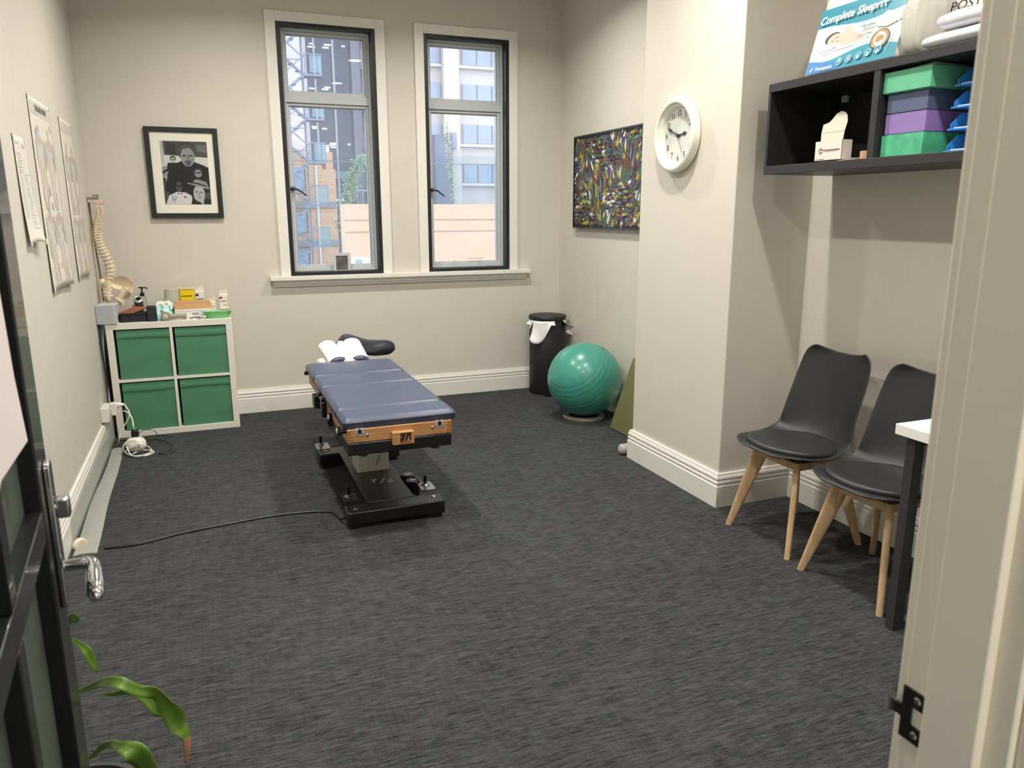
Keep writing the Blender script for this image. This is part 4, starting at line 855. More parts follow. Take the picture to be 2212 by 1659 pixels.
for k in range(4):
    z = SB+.001+k*.074; y0, y1, x0, x1 = 1.80, 2.062, 2.470+.006*k, 2.75
    lv = ['at the bottom of the blue stack', 'second from the bottom of the blue stack', 'third up in the blue stack', 'at the top of the blue stack'][k]
    tt = thing('letter_tray', 'blue perforated plastic tray beside the card boxes, '+lv, 'tray', ((x0+x1)/2, (y0+y1)/2, z), group='blue trays on the shelf')
    b = B().box((x0, y0, z), (x1, y1, z+.003))
    for y in (y0, y1-.003):
        b.add([(x0, y, z), (x1, y, z), (x1, y, z+.062), (x0+.05, y, z+.062), (x0, y, z+.022), (x0, y+.003, z), (x1, y+.003, z), (x1, y+.003, z+.062), (x0+.05, y+.003, z+.062), (x0, y+.003, z+.022)],
              [(0, 1, 2, 3, 4), (9, 8, 7, 6, 5), (0, 5, 6, 1), (1, 6, 7, 2), (2, 7, 8, 3), (3, 8, 9, 4), (4, 9, 5, 0)])
    b.box((x0-.004, y0, z), (x0, y1+.008, z+.006)); b.box((x1-.003, y0, z), (x1, y1, z+.062)); b.out('tray_shell', TB, tt, bevel=.0006)
    b = B()
    for c_ in range(5):
        for r_ in range(3):
            if .012+.014*r_ < .06: b.box((x0+.03+.011*c_, y1-.0005, z+.012+.014*r_), (x0+.036+.011*c_, y1+.0008, z+.020+.014*r_)); 
    b.out('perforation', mat('tray_hole', (16, 52, 98), .5), tt, smooth=0)
    B().box((x0+.006, y0+.01, z+.0035), (x1-.01, y1-.01, z+.010)).out('paper_stack', mat('sheet_white', (235, 235, 232), .6), tt, smooth=0)
# white card box with its flap up, papers, tape
tt = thing('card_box', 'small white card box with its scalloped flap standing open on the shelf', 'box', (2.53, 2.63, SB+.006)); y0, y1, x0, x1, z0, z1 = 2.560, 2.712, 2.475, 2.53, SB+.008, SB+.088
IV = mat('ivory_card', (222, 214, 204), .55)
b = B()
for a_, c_ in (((x0, y0, z0), (x1, y1, z0+.002)), ((x0, y0, z0), (x0+.0015, y1, z1)), ((x1-.0015, y0, z0), (x1, y1, z1)), ((x0, y0, z0), (x1, y0+.0015, z1)), ((x0, y1-.0015, z0), (x1, y1, z1))): b.box(a_, c_)
b.out('carton', IV, tt)
fl_ = [(-.062, 0), (.062, 0), (.064, .04), (.072, .075), (.066, .100), (.052, .114), (.030, .120), (.006, .113), (-.012, .094), (-.030, .080), (-.062, .074), (-.066, .04)]
Mf = frame((x0+.012, (y0+y1)/2-.004, z1-.004), (0, -1, 0), (.10, 0, 1)); flat(bb := B(), Mf, fl_, .0012); flat(bb, Mf, [(-.062, .038), (.063, .038), (.063, .0395), (-.062, .0395)], .0004, 1, .0012); bb.out('scalloped_flap', [mat('sage_card', (204, 202, 184), .6), mat('fold_line', (150, 150, 134), .6)], tt, smooth=0)
b = B(); Mf = frame((x0-.0004, (y0+y1)/2, (z0+z1)/2), (0, -1, 0), (0, 0, 1)); GR = mat('print_brown', (110, 80, 84), .5)
for k in range(7): b.box((x0-.0006, (y0+y1)/2-.066+.0, z0+.040), (x0-.0002, (y0+y1)/2+.028, z0+.0445)) if k == 0 else None
b.box((x0-.0006, (y0+y1)/2-.055, z0+.036), (x0-.0002, (y0+y1)/2+.020, z0+.0375))
for r_ in (.008, .012): b.tube([Mf @ Vector((-.042+r_*math.cos(q)*1.1, r_*math.sin(q), .0003)) for q in [2*PI*i/16 for i in range(16)] if abs(math.cos(q)) > .5], .0006, n=4)
b.tube([Mf @ Vector(p) for p in ((-.042, .016, .0004), (-.039, 0, .0004), (-.042, -.016, .0004))], .0009, n=4, smooth=1)
b.tube([Mf @ Vector(p) for p in ((-.068, -.036, .0004), (-.060, -.036, .0004), (-.064, -.028, .0004))], .0005, n=4, close=True)
b.box((x0-.0006, (y0+y1)/2+.02, z0+.005), (x0-.0002, (y0+y1)/2+.055, z0+.0075)); b.out('box_print', GR, tt, smooth=0)
for k, (dy, dx, rz, c_, lb) in enumerate(((2.66, 2.49, .2, (196, 168, 96), 'yellow envelope lying under the white card box'), (2.555, 2.50, -.3, (206, 204, 198), 'loose pale leaflet beside the white card box'), (2.50, 2.52, .5, (120, 130, 128), 'grey leaflet sloping against the tape roll'))):
    T_ = Matrix.Translation((dx, dy, SB+.0008+.0022*k)) @ Matrix.Rotation(rz, 4, 'Z'); tag(B(T_).box((-.03 if k else -.02, -.06, 0), (.06, .05, .002 if k < 2 else .006)).out('leaflet', mat('leaflet_%d' % k, c_, .55)), lb, 'leaflet')
tag(B().lathe([(.020, 0), (.045, 0), (.045, .034), (.020, .034)], (2.53, 2.452, SB+.001), n=36, cap=False).out('strapping_tape', mat('skin_tape', (206, 156, 126), .6)), 'pinkish roll of strapping tape next to the shelf divider', 'tape')
# the packed pillow and the mailers on top
ST = SZ1+.0006
t = thing('packaged_pillow', 'plastic-wrapped pillow with a teal and white printed label on top of the wall shelf', 'pillow pack', (2.56, 2.55, ST))
lean = .27; PM = frame((2.455, 2.795, ST+.004), (0, -1, 0), (lean, 0, 1))                   # x towards the door, y up the leaning face, z out to the room
fx = PM @ Vector((0, 0, 0)); PW, PH = .485, .36
R = []
for k, (z, ins) in enumerate(((-.115, .03), (-.10, .008), (-.06, 0), (-.02, .004), (-.003, .02))):
    R.append([PM @ Vector((x, y, z)) for x, y in rrect(ins, ins*.5, PW-ins, PH-ins, .03)])
B().ring(R).out('pillow_bag', mat('clear_pillow_bag', (226, 224, 214), .18, coat=.6), t, smooth=60)
LB = [mat('label_white', (232, 232, 228), .4), mat('label_teal', (52, 138, 158), .35), mat('label_blue', (58, 120, 176), .35), mat('label_pale', (178, 208, 222), .4), mat('skin_print', (220, 176, 160), .5), mat('hair_print', (72, 54, 52), .5), mat('label_grey_text', (110, 108, 112), .5), mat('gold_print', (156, 122, 74), .45), mat('pink_pillow_print', (206, 188, 190), .5), mat('print_black', (40, 34, 34), .5), mat('label_text_white', (246, 246, 244), .4)]
b = B(); Zc[0] = 0
def lab(poly, m): Zc[0] += .00025; flat(b, PM, [(.008+x*.465, .006+y*.272) for x, y in poly], .00015, m, Zc[0]-.001)
def wave(x0, x1, f0, f1, n=18): return [(x0+(x1-x0)*i/n, f0(x0+(x1-x0)*i/n)) for i in range(n+1)]+[(x1-(x1-x0)*i/n, f1(x1-(x1-x0)*i/n)) for i in range(n+1)]
lab([(0, 0), (1, 0), (1, 1), (0, 1)], 0)
lab(wave(0, 1, lambda x: .60+.06*math.sin(x*7+.4), lambda x: .70+.03*math.sin(x*7)), 3); lab(wave(0, .98, lambda x: .68+.035*math.sin(x*6.5+1.0), lambda x: .92), 1); lab(wave(.0, 1, lambda x: .92, lambda x: 1.0), 1); lab(wave(.72, 1, lambda x: .90+.03*math.sin(x*9), lambda x: 1.0), 2)
lab(wave(0, 1, lambda x: 0, lambda x: .30+.07*math.sin(x*7.5+2.6)), 3); lab(wave(0, 1, lambda x: 0, lambda x: .22+.06*math.sin(x*6.5+3.4)), 1); lab(wave(0, .42, lambda x: 0, lambda x: .17+.04*math.sin(x*8+2)), 2)
lab(ell(.14, .34, .14, .075, 20), 0); lab([(.30, .60), (.42, .66), (.58, .55), (.66, .38), (.62, .32), (.30, .30), (.27, .42)], 0)
lab([(.33, .56), (.40, .66), (.47, .52), (.58, .44), (.56, .36), (.36, .34), (.30, .44)], 4); lab(ell(.235, .50, .095, .085, 20, .7), 5); lab(ell(.262, .475, .080, .090, 20, -.6), 4); lab(ell(.24, .455, .018, .006, 8, .4), 9); lab(ell(.285, .50, .022, .005, 8, .4), 9); lab(ell(.30, .44, .016, .006, 8, .4), 7); lab(ell(.17, .37, .12, .05, 18), 0)
lab([(.70, .60), (.80, .70), (.97, .62), (.98, .52), (.84, .46), (.72, .50)], 8); lab([(.72, .60), (.81, .67), (.94, .62), (.84, .57)], 0)
lab(ell(.80, .30, .098, .145, 26), 9); lab(ell(.80, .30, .090, .133, 26), 7); lab(ell(.80, .30, .064, .095, 22), 0); lab([(.755, .27), (.79, .25), (.845, .29), (.835, .34), (.79, .36), (.76, .33)], 7)
for k in range(5):
    x = .40+.105*k; lab(ell(x, .10+.012*k, .036, .054, 18), 3); lab(ell(x, .10+.012*k, .031, .047, 18), 1); lab([(x-.012, .10), (x, .08), (x+.014, .12), (x+.002, .15), (x-.01, .13)], 10)
def ltxt(tx, size, x, y, m, rot=0, **k):
    Zc[0] += .00025; b.text(tx, size, PM @ Matrix.Translation((.008+x*.465, .006+y*.272, Zc[0]-.001)) @ Matrix.Rotation(rot, 4, 'Z'), m, depth=.00015, **k)
ltxt('Complete Sleeprrr', .046, .41, .81, 10, .02, bold=.0011, shear=.15)
for k, w_ in enumerate(('Adjustable', 'Contoured', 'Supportive')): ltxt(w_, .0165, .555, .55-.07*k, 6, align='LEFT', shear=.2, bold=.0002); lab([(.515, .55-.07*k), (.525, .53-.07*k), (.543, .575-.07*k), (.525, .54-.07*k)], 6)
ltxt('Therapeutic', .020, .24, .045, 10); lab([(.075, .02), (.085, .02), (.105, .075), (.095, .08), (.085, .05), (.07, .04)], 10)
ltxt('2 YEARS', .006, .80, .385, 10); ltxt('MADE IN AUSTRALIA', .0055, .80, .205, 10); ltxt('AVAILABLE', .011, .885, .935, 10, .08); ltxt('CHERRY', .010, .885, .97, 10, .08)
b.out('printed_label', LB, t, smooth=0)
b = B()
for k in range(6): 
    x0 = .42+.012*k; b.tube([PM @ Vector((x0, .02+.05*k, .002)), PM @ Vector((x0+.02, .08+.05*k, .004)), PM @ Vector((x0+.01, .14+.04*k, .001))], .0012, n=5, smooth=1)
b.out('bag_crease', mat('film_white', (240, 240, 238), .12, coat=1), t)
POLY = mat('white_poly_film', (218, 218, 224), .22, coat=.5, bump=.5, bscale=14)
def mailer(lb, c, L_, W_, Hh, rz, rx=0, rl=0):
    T_ = Matrix.Translation(c) @ Matrix.Rotation(rz, 4, 'Z') @ Matrix.Rotation(rx, 4, 'X') @ Matrix.Rotation(rl, 4, 'Y'); R = []
    for k in range(13):
        u = -1+2*k/12; s_ = max(.05, (1-abs(u)**5))**.45; ring = []
        for i in range(24):
            a = 2*PI*i/24; ca, sa = math.cos(a), math.sin(a); p_ = .35
            y = W_/2*math.copysign(abs(ca)**p_, ca)*(.93+.07*s_); z = Hh/2*math.copysign(abs(sa)**.6, sa)*s_
            nn = noise.noise(Vector((u*3+L_*9, y*14, z*14)))*.012
            ring.append(T_ @ Vector((u*L_/2, y+nn*.5, z+Hh/2+nn if z > -.3*Hh else z+Hh/2)))
        R.append(ring)
    return T_, B().ring(R)
_, b = mailer('', (2.525, 2.262, ST+.008), .16, .075, .22, 0, 0, 0); b.out('clear_bag', mat('clear_soft_bag', (222, 220, 210), .15, trans=.25, coat=.6, bump=.5, bscale=12), label='crumpled clear plastic bag wedged between the pillow pack and the white mailers', cat='plastic bag', subsurf=1, smooth=80)
_, b = mailer('', (2.515, 2.01, ST+.004), .165, .38, .050, .0); b.out('poly_mailer', POLY, label='lower white plastic mailer on the wall shelf, right of the clear bag', cat='mailer', subsurf=1, smooth=80)
tt = thing('poly_mailer', 'upper white plastic mailer lying on the lower one', 'mailer', (2.60, 1.99, ST+.060)); _, b = mailer('', (2.515, 1.98, ST+.060), .155, .34, .060, -.03, .0, -.03); b.out('mailer_film', POLY, tt, subsurf=1, smooth=80)
tt = thing('printed_carton', 'pale upright carton with bold black lettering standing behind the white mailers', 'carton', (2.70, 1.98, ST)); b = B().hexa([(2.612, 1.76, ST), (2.80, 1.76, ST), (2.80, 2.215, ST), (2.612, 2.215, ST), (2.622, 1.76, ST+.40), (2.81, 1.76, ST+.40), (2.81, 2.215, ST+.40), (2.622, 2.215, ST+.40)])
b.out('carton_body', mat('pale_carton', (216, 212, 206), .5), tt, bevel=.002)
lp = at(2046, 20, X=2.617); Mf = frame((2.612+.025*(lp.z-ST)-.0006, lp.y-.012, lp.z), (0, -1, 0), (.025, 0, 1)); B().text('POSTURE', .046, Mf, 0, depth=.0003, align='LEFT', shear=.15, sx=1.15).out('lettering', mat('navy_letter', (40, 40, 60), .5), tt, smooth=0)

# ---------------------------------------------------------------- chairs
CP = mat('matt_black_shell', (36, 37, 38), .48); PADM = mat('black_pad_vinyl', (38, 40, 42), .42, bump=.1, bscale=300)
PROF = [(-.235, .440, .100, .004), (-.228, .447, .155, .006), (-.205, .450, .195, .008), (-.16, .444, .228, .011), (-.10, .434, .243, .016), (-.04, .428, .247, .022), (.02, .426, .243, .034), (.07, .430, .236, .052), (.11, .442, .228, .066),
        (.142, .468, .224, .082), (.165, .51, .221, .088), (.182, .57, .219, .086), (.197, .64, .216, .078), (.211, .71, .216, .068), (.223, .775, .211, .060), (.231, .820, .203, .054), (.235, .845, .185, .050), (.237, .857, .150, .044)]
def shell_pt(i, s):
    y, z, hw, lift = PROF[i]; a = PROF[max(0, i-1)]; c = PROF[min(len(PROF)-1, i+1)]
    ty, tz = c[0]-a[0], c[1]-a[1]; l_ = math.hypot(ty, tz); ny_, nz_ = -tz/l_, ty/l_
    k = abs(s)**2.2*lift; e = .020*(abs(s)**2)*(1 if i > len(PROF)-4 else 0)*(i-(len(PROF)-4))/3
    return Vector((hw*s, y+ny_*k, z+nz_*k+e))
def seat_z(y):
    for a, c in zip(PROF, PROF[1:]):
        if a[0] <= y <= c[0]: return a[1]+(c[1]-a[1])*(y-a[0])/(c[0]-a[0]+1e-9)
    return PROF[0][1]
def make_chair(lb, loc, rz):
    t = thing('shell_chair', lb, 'chair', loc, rz, 'black shell chairs along the alcove wall')
    k = dict(world=False)
    g = [[shell_pt(i, -1+2*j/16) for j in range(17)] for i in range(len(PROF))]
    B().grid(g).out('seat_shell', CP, t, subsurf=2, solid=.008, smooth=80, **k)
    rows = []
    for r_ in (1.0, 1.005, .99, .95, .85, .6, .3, .02):
        row = []
        for j in range(40):
            a = 2*PI*j/40; ca, sa = math.cos(a), math.sin(a)
            hx = .212*r_*math.copysign(abs(ca)**.85, ca)*(1-.10*max(0, -sa)**2); yy = -.046+.176*r_*math.copysign(abs(sa)**.85, sa)
            dz = {1.0: .0, 1.005: .008, .99: .016, .95: .021, .85: .024}.get(r_, .025)
            row.append(Vector((hx, yy, seat_z(min(max(yy, -.235), .12))+.020*(abs(hx)/.24)**2.2+dz+.003)))
        rows.append(row)
    B().ring(rows).out('seat_pad', PADM, t, smooth=80, **k)
    B().prism(rrect(-.10, -.10, .10, .09, .03), .385, .424).out('seat_mount', BLK, t, bevel=.004, **k)
    for sx_ in (-1, 1):
        for sy_ in (-1, 1):
            x0, y0 = sx_*.128, sy_*.118; x1, y1 = sx_*.207, sy_*.205
            d = Vector((sx_, sy_, 0)).normalized(); e = Vector((-d.y, d.x, 0)); R = []
            for f_ in (0, .08, .2, .5, 1):
                z = .412*(1-f_); c = Vector((x0+(x1-x0)*f_, y0+(y1-y0)*f_, z)); a = .022*(1-f_)**.8+.0150; w_ = .015-.002*f_
                ring = []
                for q in range(20):
                    th = 2*PI*q/20; ring.append(c+d*(a*math.copysign(abs(math.cos(th))**.6, math.cos(th))-(.030*(1-f_))*.5)+e*w_*math.copysign(abs(math.sin(th))**.6, math.sin(th)))
                R.append(ring)
            B().ring(R).out('leg', LEGW, t, smooth=50, **k)
    for a_, c_ in (((-.125, -.118), (.125, -.118)), ((-.125, .118), (.125, .118)), ((-.128, -.11), (-.128, .11)), ((.128, -.11), (.128, .11))):
        b = B(); v = Vector((c_[0]-a_[0], c_[1]-a_[1], 0)).normalized(); e = Vector((-v.y, v.x, 0))*.009
        p, q = Vector((*a_, .372)), Vector((*c_, .372)); u_ = Vector((0, 0, .034))
        b.hexa([p-e, q-e, q+e, p+e, p-e+u_, q-e+u_, q+e+u_, p+e+u_]).out('rail', LEGW, t, bevel=.002, **k)
    return t
ch = make_chair('black shell chair with beech legs in the alcove, fully visible beside the pillar', (2.485, 2.672, 0), -PI/2)
bpy.context.view_layer.update()
c2 = copy_tree(ch); c2.location = (2.472, 2.158, 0); c2.rotation_euler.z = -PI/2+.015
c2['label'] = 'black shell chair with beech legs partly hidden behind the white desk corner'

# ---------------------------------------------------------------- desk
t = thing('desk', 'white topped desk with dark square steel legs at the right edge', 'desk', (2.5, 1.40, 0)); DG = mat('graphite_steel', (62, 63, 66), .45, .2)
B().box((2.195, .82, .738), (XRN-.004, 1.905, .776)).out('desk_top', mat('desk_white', (240, 238, 232), .35), t, bevel=.002)
for y in (1.842, .86):
    b = B().box((2.222, y, 0), (2.272, y+.035, .737)).box((2.272, y, 0), (2.76, y+.035, .03)).box((2.272, y, .702), (2.76, y+.035, .737)).box((2.76, y, 0), (2.805, y+.035, .737))
    b.out('loop_leg', DG, t, bevel=.002)
B().box((2.30, .895, .70), (2.34, 1.842, .737)).out('cross_rail', DG, t)

# ---------------------------------------------------------------- doorway: strike plate and the open door
b = B(); z1, z0 = at(1945, 1470, X=.62).z, at(1965, 1600, X=.62).z; yc = .476
zm = (z0+z1)/2; b.box((.6180, .4615, z1-.018), (.6199, .492, z1)); b.box((.6180, .4615, z0), (.6199, .492, z0+.018)); b.box((.6180, .480, z0+.018), (.6199, .492, z1-.018))
b.ring([[(.6199, y, z) for y, z in ((.488, z0+.018), (.488, z1-.022))][:2]+[(.6170, .488, z1-.022), (.6170, .488, z0+.022)], [(.6199, .500, z0+.022), (.6199, .500, z1-.022), (.6170, .500, z1-.022), (.6170, .500, z0+.022)], [(.6160, .508, z0+.019), (.6160, .508, z1-.019), (.6135, .507, z1-.019), (.6135, .507, z0+.019)], ])
t = thing('strike_plate', 'dark steel strike plate on the right door jamb', 'strike plate', (.619, .477, z0))
b.out('plate', mat('dark_steel', (92, 88, 88), .28, 1), t); b = B()
for z in (z0+.009, z1-.009): b.lathe([(.0042, 0), (.003, .0012), (.0005, .0012)], (.6180, .475, z), (-1, 0, 0), n=14)
outs(b, 'screw', STEEL, t)
HX, HY = -.188, .486; ANG = math.radians(94.6)
t = thing('door_1', None, None, (HX, HY, 0), ANG, kind='structure'); DM = WM[t.name]
BD = mat('gloss_black_door', (17, 18, 20), .33, coat=.25, var=.1)
DW, DH, DT = .82, 2.04, .045
def db(): return B(DM)
for x0, x1 in ((.012, .12), (.71, .82)): db().box((x0, 0, .008), (x1, DT, DH)).out('stile', BD, t, bevel=.003)
zb_ = at(98, 1096, X=-.2447).z
for z0, z1 in ((.008, .24), (zb_-.045, zb_), (1.93, DH)): db().box((.12, .001 if z1 == zb_ else 0, z0), (.71, DT-.001, z1)).out('rail', BD, t, bevel=.002)
for z0, z1 in ((.24, zb_-.045), (zb_, 1.93)): db().box((.388, .001, z0), (.428, DT-.001, z1)).out('glazing_bar', BD, t, bevel=.002)
FROST = glassmat('frosted_glass', (190, 200, 192), veil=.55, refl=.5, veilcol=(150, 162, 152), rough=.15)
for x0, x1 in ((.12, .388), (.428, .71)):
    for z0, z1 in ((.24, zb_-.045), (zb_, 1.93)): db().box((x0, .023, z0), (x1, .028, z1)).out('pane', FROST, t, smooth=0)
# handle set
LP = lambda x, z, y=0: DM @ Vector((x, y, z))
zs = at(130, 1212, X=LP(.77, 1).x).z; xs_ = .772
db().prism(rrect(xs_-.020, 0, xs_+.020, .235, .012), 0, .009).out
b = B(DM @ Matrix(((1, 0, 0, xs_), (0, 0, -1, -.0003), (0, 1, 0, zs-.065), (0, 0, 0, 1)))); b.prism(rrect(-.018, 0, .018, .235, .012), 0, .009); pl = b.out('handle_plate', CHROME, t, bevel=.002)
b = db().cyl((xs_, -.009, zs), (xs_, -.036, zs), .009); b.tube([(xs_, -.034, zs), (xs_, -.043, zs), (xs_-.010, -.049, zs-.001), (xs_-.026, -.050, zs-.004)], .010, n=16, smooth=2)
b.lathe([(.010, 0), (.0115, .01), (.0125, .03), (.0125, .055), (.0115, .072), (.008, .082), (.002, .087)], (xs_-.022, -.050, zs-.003), (-1, -.05, -.12), n=28); b.out('lever_handle', CHROME, t, smooth=60)
db().prism([(xs_-.012, -.028), (xs_+.012, -.028), (xs_+.012, -.0095), (xs_-.012, -.0095)], zs+.080, zs+.112).out('thumb_turn', STEEL, t, bevel=.004)
db().lathe([(.012, 0), (.012, -.012)], (xs_, -.009, zs+.096), (0, 1, 0)).out('turn_rose', STEEL, t)
b = B(); 
for z in (.25, 1.02, 1.80): b.cyl(LP(.004, z, .02), LP(.004, z+.09, .02), .006)
outs(b, 'hinge', STEEL, t)
# sheet of paper taped to the door
nrm = -(DM.to_3x3() @ Vector((0, 1, 0))); o0 = LP(.5, 1, -.004)
def ondoor(px, py):
    d = ray(px, py); o = Vector((0, 0, H)); k = (o0-o).dot(nrm)/d.dot(nrm); return o+d*k
A_, Bq, Cq = ondoor(59, 952), ondoor(2, 1038), ondoor(30, 810)
loc = lambda p: DM.inverted() @ p
a1, b1_, c1_ = loc(A_), loc(Bq), loc(Cq)
xr = a1.x; P_ = [(xr, a1.z), (c1_.x-.004, c1_.z), (c1_.x-.03, c1_.z+.19), (c1_.x-.25, c1_.z+.17), (b1_.x-.10, b1_.z-.02), (b1_.x, b1_.z)]
b = db(); n_ = len(P_); b.add([(x, -.0045, z) for x, z in P_]+[(x, -.0035, z) for x, z in P_], [tuple(range(n_)), tuple(range(2*n_-1, n_-1, -1))]+[(i, (i+1) % n_, (i+1) % n_+n_, i+n_) for i in range(n_)])
o = b.out('paper_notice', mat('paper_white', (222, 214, 212), .6), label='white paper sheet taped to the black glazed door', cat='paper', smooth=0)

# ---------------------------------------------------------------- potted plant behind the door
pc_ = Vector((-.36, 1.66, 0)); t = thing('potted_plant', 'green strap-leaved potted plant behind the open door', 'plant', pc_)
B().lathe([(.085, 0), (.10, .01), (.13, .24), (.135, .25), (.125, .25), (.12, .215), (.001, .21)], pc_, n=40).out('pot', mat('dark_pot', (48, 48, 50), .5), t)
B().tube([pc_+Vector((0, 0, .2)), pc_+Vector((.01, 0, .6)), pc_+Vector((0, .01, .95))], lambda q: .012-.006*q, smooth=1).out('stem', mat('plant_stem', (92, 112, 52), .6), t)
LEAF = mat('leaf_green', (86, 120, 36), .42, var=.18, vscale=12); TIP = mat('dry_leaf_tip', (150, 112, 84), .7)
def leaf(pts, ws, tipfrom=1.1, Y=1.5):
    P = [at(x, y, Y=yy) for x, y, yy in pts]; n = len(P); 
    Q = []; Wd = []
    for i in range(n-1):
        for k in range(4):
            f = k/4; p0, p1, p2, p3 = P[max(i-1, 0)], P[i], P[i+1], P[min(i+2, n-1)]
            Q.append(.5*((2*p1)+(p2-p0)*f+(2*p0-5*p1+4*p2-p3)*f*f+(3*p1-p0-3*p2+p3)*f**3)); Wd.append(ws[i]+(ws[i+1]-ws[i])*f)
    Q.append(P[-1]); Wd.append(ws[-1]); g = []
    for i, q in enumerate(Q):
        tg = (Q[min(i+1, len(Q)-1)]-Q[max(i-1, 0)]).normalized(); tw = .9*math.sin(i*.35)
        sd = tg.cross(Vector((.3*math.sin(i*.25), -.8, .35))).normalized(); sd = Matrix.Rotation(tw*.6, 3, tg) @ sd; nn_ = sd.cross(tg)
        g.append([q+sd*Wd[i]*v-nn_*Wd[i]*.30*(1-v*v) for v in (-1, -.5, 0, .5, 1)])
    b = B().grid(g)
    nq = 4; rows = len(g)-1
    for r_ in range(rows):
        if r_/rows > tipfrom:
            for k in range(nq): b.m[r_*nq+k] = 1
    b.out('leaf', [LEAF, TIP], t, solid=.0008, smooth=80)
leaf([(120, 1500, 1.66), (170, 1495, 1.60), (215, 1478, 1.55), (255, 1474, 1.5), (300, 1492, 1.5), (338, 1500, 1.5), (362, 1530, 1.5), (385, 1565, 1.5), (402, 1588, 1.5), (404, 1620, 1.5), (400, 1648, 1.5)], [.004, .006, .010, .012, .010, .014, .022, .018, .012, .006, .003], .82)
leaf([(215, 1500, 1.56), (245, 1500, 1.55), (285, 1494, 1.54), (320, 1510, 1.54), (345, 1535, 1.54), (360, 1542, 1.54)], [.001, .005, .008, .012, .014, .003])
leaf([(130, 1370, 1.66), (165, 1388, 1.62), (186, 1405, 1.6), (200, 1430, 1.6), (210, 1452, 1.6)], [.004, .005, .009, .008, .002])
leaf([(120, 1390, 1.66), (140, 1350, 1.66), (156, 1338, 1.64), (160, 1325, 1.63)], [.004, .010, .014, .003])
leaf([(130, 1640, 1.66), (190, 1638, 1.60), (225, 1612, 1.56), (258, 1612, 1.5), (290, 1625, 1.48), (315, 1655, 1.48), (335, 1700, 1.48), (340, 1760, 1.48)], [.004, .006, .010, .010, .020, .026, .024, .004])
leaf([(120, 1560, 1.66), (60, 1480, 1.7), (20, 1430, 1.75), (-20, 1480, 1.8)], [.004, .012, .016, .002]); leaf([(120, 1620, 1.66), (90, 1660, 1.8), (60, 1700, 1.85), (30, 1800, 1.88)], [.004, .012, .016, .002])

# ---------------------------------------------------------------- sockets, cords and cable cover on the left
t = thing('wall_socket', 'white surface-mounted double power point above the left skirting board', 'power point', (XL+.02, 5.41, .20))
B().box((XL+.0005, 5.31, .196), (XL+.045, 5.475, .288)).out('socket_box', WPLAS, t, bevel=.004)
b = B().box((XL+.045, 5.35, .25), (XL+.048, 5.365, .268)).box((XL+.045, 5.42, .25), (XL+.048, 5.435, .268)); outs(b, 'switch', WPLAS, t, bevel=.001)
aY = 5.50
t = thing('plug_adapter', 'white double adapter plugged in beside the wall power point', 'adapter', (XL+.06, aY, .20))
B().box((XL+.046, 5.42, .212), (XL+.085, 5.475, .292)).out('adapter_body', WPLAS, t, bevel=.004)
WC = mat('white_cord', (230, 228, 214), .4)
pA, pB = Vector((XL+.085, 5.45, .275)), Vector((XL+.085, 5.45, .228))
hub = Vector((-.520, 5.285, 0))
t = thing('white_power_cord', 'white cord with moulded plug running down to the round power block', 'cord', pA)
B().lathe([(.017, 0), (.017, .012), (.010, .03), (.006, .045)], pA+Vector((.0005, 0, 0)), (1, -.05, .0), n=20).out('plug', WPLAS, t)
B().tube([pA+Vector((.04, 0, 0)), at(275, 882, Y=5.42), at(281, 892, Y=5.40), at(276, 908, Y=5.40), at(262, 930, Y=5.40), at(257, 952, Y=5.38), at(254, 962, Z=.004)], .0038, smooth=2).out('cord', WC, t)
t = thing('white_power_cord', 'thin white cord curving from the adapter onto the black plug', 'cord', pB)
B().box(pB+Vector((.0005, -.008, -.006)), pB+Vector((.014, .008, .006))).out('plug', WPLAS, t, bevel=.002)
B().tube([pB+Vector((.014, 0, 0)), at(268, 887, Y=5.40), at(280, 893, Y=5.35), at(287, 908, Y=5.30), at(288, 924, Y=5.25), hub+Vector((.004, .012, .135))], .0038, smooth=2).out('cord', WC, t)
t = thing('power_block', 'round white power block on the carpet below the bottom left bin', 'power block', hub)
B().lathe([(.030, 0), (.052, .010), (.062, .035), (.060, .060), (.045, .082), (.025, .090), (.002, .092)], hub, n=36).out('block_body', mat('gloss_white_plastic', (232, 226, 220), .22), t, smooth=60)
B().box(hub+Vector((-.022, -.01, .0925)), hub+Vector((.022, .030, .135))).out('black_plug', BLK, t, bevel=.005)
cc = [(302, 955), (285, 949), (271, 955), (264, 968), (268, 977), (282, 968), (297, 958), (315, 962), (328, 970), (326, 978), (308, 984), (290, 986), (272, 980), (264, 968), (272, 956), (288, 953), (300, 960), (302, 970), (290, 975), (276, 972), (272, 962)]
tag(B().tube([at(x, y, Y=5.195-.006*(i % 3)) if y < 969 else at(x, y, Z=.005+.004*(i % 4)) for i, (x, y) in enumerate(cc)]+[at(283, 986, Z=.005), at(300, 987, Z=.005), at(322, 983, Z=.005), at(333, 977, Z=.005), at(331, 973, Z=.007), at(305, 972, Z=.005), at(285, 981, Z=.005)], .0042, smooth=2).out('coiled_cord', WC), 'coil of white cord lying in front of the round power block', 'cord')
bk = mat('black_cord', (16, 16, 18), .5)
tag(B().tube([hub+Vector((.022, .005, .11)), at(310, 928, Y=5.25), at(330, 928, Y=5.3), at(340, 936, Z=.04), at(338, 946, Z=.012), at(320, 953, Z=.006), at(305, 950, Z=.006), at(322, 941, Z=.03), at(340, 940, Z=.02), at(375, 942, Z=.004)], .0022, smooth=2).out('black_cord', bk), 'thin black cord looping from the black plug beside the power block', 'cord')
